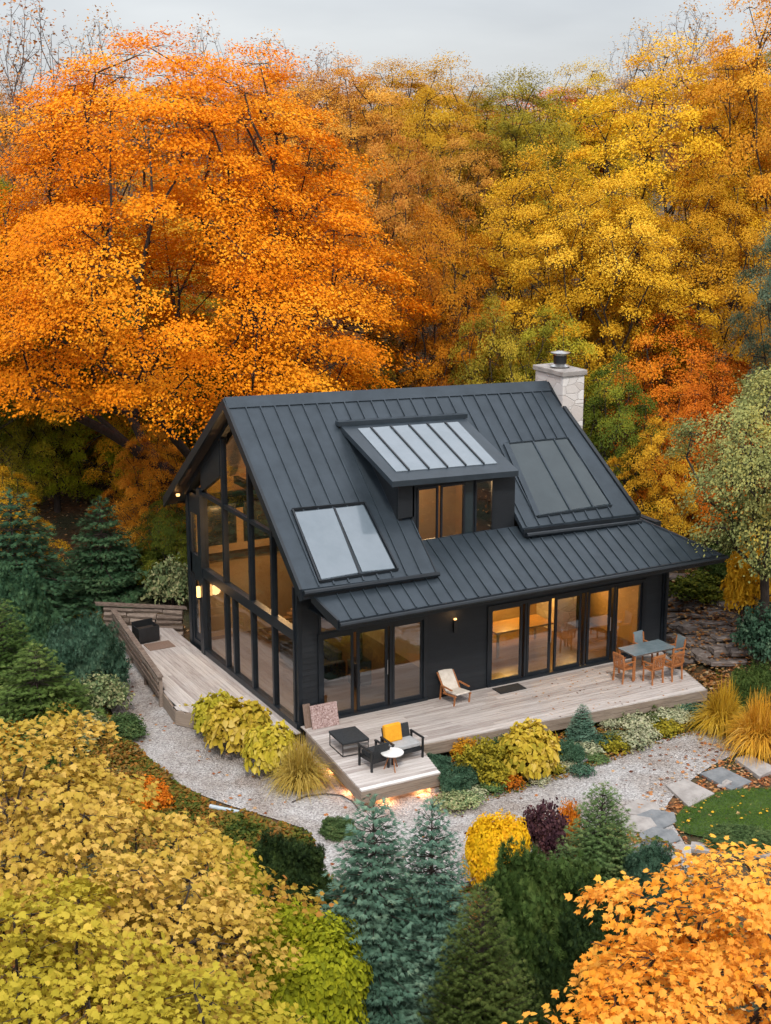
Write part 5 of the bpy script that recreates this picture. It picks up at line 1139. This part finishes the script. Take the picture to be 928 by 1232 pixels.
# ------------------------------------------------------------------ trees
def tree_px(meshes, H0, R0, px, topy, D, wpx, leafm, bark, label, name='maple_tree', zoff=0, rz=None, group=None):
    P = base_at(px, D); h = top_z(P, px, topy)-P[2]; r = wpx/2*D/FPX; s = r/R0
    if h < 2: print('LOWTREE', label, h)
    return put_tree(meshes, P, (s, s, h/H0), random.uniform(0, 6.28) if rz is None else rz, leafm, bark, label, name, 'tree', group)
# the big orange maple, its own shape
D = 53; Pm = base_at(218, D); Hm = top_z(Pm, 218, 52)-Pm[2]; Rm = 258*D/FPX
vd = nrm(np.array([[CAM[0]-Pm[0], CAM[1]-Pm[1], 0]]))[0]
def void(p):                                                        # open hollow on the viewer's side where the limbs show
    c = np.array([vd[0]*Rm*.62-.3, vd[1]*Rm*.62, Hm*.60]); d = (p-c)/np.array([2.5, 2.5, 2.6]); return d@d < 1
HEROT = make_tree_meshes(201, Hm, Rm, Hm*.34, 380, 700, 1.12, .17, .106, HERO, T_DIA, .42, void, 1.2, .55, rtip=.009, fork=Hm*.2, lumps=.12, droop=.42)
put_tree(HEROT, Pm, (1, 1, 1), 0, 'l_orange', 'bark', 'huge bright orange maple towering behind the left of the house')
# shared tree shapes
TA = make_tree_meshes(211, 14, 5, 2.6, 150, 560, .92, .23, .115, BROAD, T_DIA, .26, None, 1.25, .5, droop=.4, lumps=.28)
TB = make_tree_meshes(212, 14, 4.2, 3.6, 130, 540, .88, .25, .115, ROUND, T_DIA, .24, None, 1.2, .45, droop=.35, lumps=.3)
TC = make_tree_meshes(213, 14, 4.6, 4.6, 120, 420, .85, .23, .115, ROUND, T_DIA, .25, None, 1.2, .35, droop=.3, lumps=.3)
TD = make_tree_meshes(214, 8, 3.6, .7, 120, 440, .75, .13, .105, BROAD, T_DIA, .14, None, .95, .5, droop=.5, lumps=.28)
TE = make_tree_meshes(216, 8, 2.5, 2.8, 85, 420, .8, .2, .10, ROUND, T_DIA, .15, None, .75, .5, droop=.4, lumps=.25)
BARE = make_tree_meshes(215, 14, 3.4, 5, 800, 3, .3, .25, .15, NARROW, T_DIA, .13, None, .3, .15, rtip=.005, twigs=2, droop=.1)
PR = {'E': (TE, 8, 2.7), 'A': (TA, 14, 5.2), 'B': (TB, 14, 4.5), 'C': (TC, 14, 4.9), 'D': (TD, 8, 3.8), 'N': (BARE, 14, 3.4)}
def T(k, px, topy, D, wpx, m, label, bark='bark', name='maple_tree', **kw): return tree_px(*PR[k], px, topy, D, wpx, m, bark, label, name, **kw)
# far rows
T('N', 62, -18, 66, 190, 'l_brown', 'tall bare tree above the left flank of the orange maple', 'greybark', 'bare_tree')
T('N', 140, 8, 72, 150, 'l_brown', 'nearly bare tree with grey twigs at the upper left, right of the tallest one', 'greybark', 'bare_tree')
T('N', 255, 18, 76, 130, 'l_brown', 'bare grey twigs standing against the sky above the orange maple top', 'greybark', 'bare_tree')
T('N', 330, 36, 82, 150, 'l_brown', 'bare twiggy tree right of the orange maple top', 'greybark', 'bare_tree')
T('N', 395, 52, 86, 120, 'l_brown', 'low bare treetop between the orange maple and the brown trees', 'greybark', 'bare_tree')
T('N', 760, 22, 84, 110, 'l_brown', 'bare twigs above the gold tree at the upper right', 'greybark', 'bare_tree')
T('N', 815, -6, 80, 130, 'l_brown', 'taller bare treetop at the upper right beside the orange crown', 'greybark', 'bare_tree')
T('C', 20, 95, 78, 180, 'l_brown', 'brown-orange tree at the upper left edge below the bare twigs')
T('B', -15, 170, 60, 120, 'l_lime', 'yellow-green tree at the left edge behind the orange maple')
T('C', 350, 78, 80, 170, 'l_brown', 'thinning brown-orange tree just right of the orange maple top')
T('C', 415, 72, 76, 170, 'l_brown', 'dull brown tree under the sky, left of centre')
T('B', 480, 74, 82, 150, 'l_amber', 'amber tree in the middle of the skyline')
T('A', 535, 70, 72, 170, 'l_amber', 'amber gold treetop left of the green crown on the skyline')
T('B', 622, 86, 70, 150, 'l_olive', 'green and yellow treetop in the dip of the skyline')
T('A', 700, 76, 76, 160, 'l_gold', 'gold-orange treetop right of the skyline dip')
T('A', 790, 48, 62, 270, 'l_gold', 'largest golden tree at the upper right, below the bare twigs')
T('B', 915, -40, 60, 190, 'l_amber', 'orange tree rising past the top right corner')
T('C', 860, 60, 74, 170, 'l_amber', 'amber tree between the largest golden tree and the right edge')
T('C', 560, 150, 68, 150, 'l_brown', 'brown-orange tree behind the centre, above the ridge')
T('C', 470, 150, 62, 150, 'l_brown', 'golden brown tree right of the orange maple with dark trunk')
T('C', 522, 235, 57, 150, 'l_rust', 'dark rust tree directly behind the ridge at the centre')
T('A', 645, 178, 60, 210, 'l_gold', 'golden tree above the roof ridge at the centre right', )
T('B', 720, 215, 57, 190, 'l_lgold', 'golden tree behind the chimney side, right of centre')
T('A', 845, 200, 57, 190, 'l_gold', 'gold tree with dark trunk at the right above the orange understory')
T('D', 590, 360, 53, 130, 'l_olive', 'low olive green tree just behind the ridge middle')
T('D', 660, 372, 54, 150, 'l_olive', 'low olive tree directly behind the chimney')
T('D', 735, 430, 52, 120, 'l_green', 'green understory tree right of the chimney')
T('D', 800, 372, 55, 170, 'l_rust', 'bright rust orange understory tree right of the chimney')
T('D', 845, 440, 51, 140, 'l_rust', 'rust orange understory tree behind the pale green maple')
T('D', 790, 505, 50, 110, 'l_amber', 'small amber tree beside the right rake of the roof')
T('D', 540, 395, 56, 110, 'l_rust', 'rust orange understory tree at the foot of the centre trunks')
T('D', 455, 400, 57, 130, 'l_olive', 'olive understory peeping between the orange maple and the ridge')
T('E', 915, 432, 43, 185, 'l_pale', 'pale green maple hanging in from the right edge', name='maple_tree')
T('B', 945, 225, 50, 130, 'l_bluegreen', 'blue-green tree at the right edge above the pale green maple', name='tree')
T('D', 890, 590, 50, 110, 'l_rust', 'small rust tree under the pale green maple')
T('D', 930, 640, 47, 80, 'l_gold', 'small gold tree at the right edge under the pale green maple')
# left understory
T('A', 215, 330, 64, 200, 'l_olive', 'olive tree seen through the hollow of the orange maple')
T('D', 290, 400, 58, 140, 'l_olive', 'low olive tree under the right side of the orange maple')
T('B', 215, 200, 74, 230, 'l_gold', 'gold tree far behind the orange maple crown')
T('A', 40, 330, 66, 190, 'l_green', 'dark green-yellow tree behind the trunks at the left edge')
T('B', 110, 385, 68, 150, 'l_olive', 'olive yellow tree in the woods left of the house')
T('C', 30, 300, 62, 150, 'l_olive', 'olive tree with bare lower trunk at the left edge of the woods')
T('C', 70, 290, 57, 140, 'l_gold', 'slender gold tree with bare dark trunk left of the house')
T('D', 60, 395, 62, 150, 'l_lime', 'bright yellow-green low tree glimpsed between the left trunks')
T('D', 95, 418, 58, 150, 'l_lime', 'low yellow-green tree deep under the left woods')
T('D', 25, 440, 57, 130, 'l_olive', 'low olive tree behind the bare trunks at the left')
T('D', 160, 432, 59, 130, 'l_gold', 'low gold tree under the orange maple, behind its trunk')
T('D', 190, 512, 52, 110, 'l_amber', 'small amber orange tree against the back corner of the house')
T('D', 205, 590, 50, 80, 'l_green', 'green bushy sapling at the rear corner of the house')
T('C', -5, 300, 56, 170, 'l_green', 'green tree with dark trunk at the far left edge')
T('D', 5, 560, 50, 110, 'l_gold', 'yellow sapling at the left edge above the broad spruce')
T('C', 88, 320, 61, 150, 'l_lime', 'thin yellow-green tree with dark trunks left of the house')
T('C', 130, 300, 72, 170, 'l_olive', 'olive tree deep in the left woods')
T('C', 300, 300, 70, 200, 'l_rust', 'rust tree hidden behind the orange maple')
for i, (px, topy, D_) in enumerate(((-60, 110, 100), (110, 110, 100), (210, 100, 105), (310, 105, 100), (400, 100, 98), (500, 95, 100), (590, 108, 96), (660, 108, 98), (745, 95, 100), (850, 60, 100), (960, 40, 96))):
    T('ABC'[i % 3], px, topy, D_, 210, ['l_brown', 'l_amber', 'l_olive', 'l_rust'][i % 4], ['brown', 'amber', 'olive', 'rust'][i % 4]+' tree in the farthest row, '+['beyond the left edge', 'under the bare twigs at the left', 'behind the crown of the orange maple', 'behind the right flank of the orange maple', 'left of the skyline middle', 'in the skyline middle', 'behind the green crown of the skyline dip', 'just right of the skyline dip', 'behind the largest golden tree', 'behind the bare twigs at the upper right', 'behind the top right corner'][i], group='trees of the farthest row')
# foreground maples
def fore(seed, px, py, D, R, H, leafm, leaf, ncl, per, label, prof=BROAD, sx=1., sy=1., zc=None, cr=.70, lumps=.2):
    c = atd(px, py, D); g0 = float(terrain(c[0], c[1])); top = c[2]; h = top-g0; zc = zc if zc is not None else h-H
    ms = make_tree_meshes(seed, h, R, zc, ncl, per, cr, .08, leaf, prof, T_MAPLE, .14, None, .95, .4, sx, sy, .006, fork=zc+.3, droop=.5, lumps=lumps)
    return put_tree(ms, (c[0], c[1], g0), (1, 1, 1), 0, leafm, 'bark', label)
fore(301, 25, 872, 24.5, 2.7, 3.4, 'l_yfore', .125, 50, 250, 'big yellow-gold maple filling the lower left corner, rear crown', lumps=.36)
fore(302, 158, 1040, 22, 1.85, 2.6, 'l_yfore', .12, 34, 240, 'nearer yellow-gold maple at the lower left, right part', lumps=.3)
fore(303, 20, 1085, 20, 1.9, 2.6, 'l_ygreen', .12, 32, 240, 'yellow-green maple at the bottom left corner', lumps=.3)
fore(306, 222, 1180, 19.5, 1.15, 1.8, 'l_ygreen', .115, 16, 220, 'low yellow-green maple branch crown at the bottom, left of the lime bush', lumps=.3)
fore(304, 892, 1030, 20.5, 1.95, 3.2, 'l_fore_orange', .12, 36, 230, 'peach orange maple filling the lower right corner', lumps=.3)
fore(305, 780, 1145, 19.5, 1.15, 2.0, 'l_fore_orange', .115, 17, 200, 'smaller peach orange maple left of the bigger one at lower right', lumps=.25)
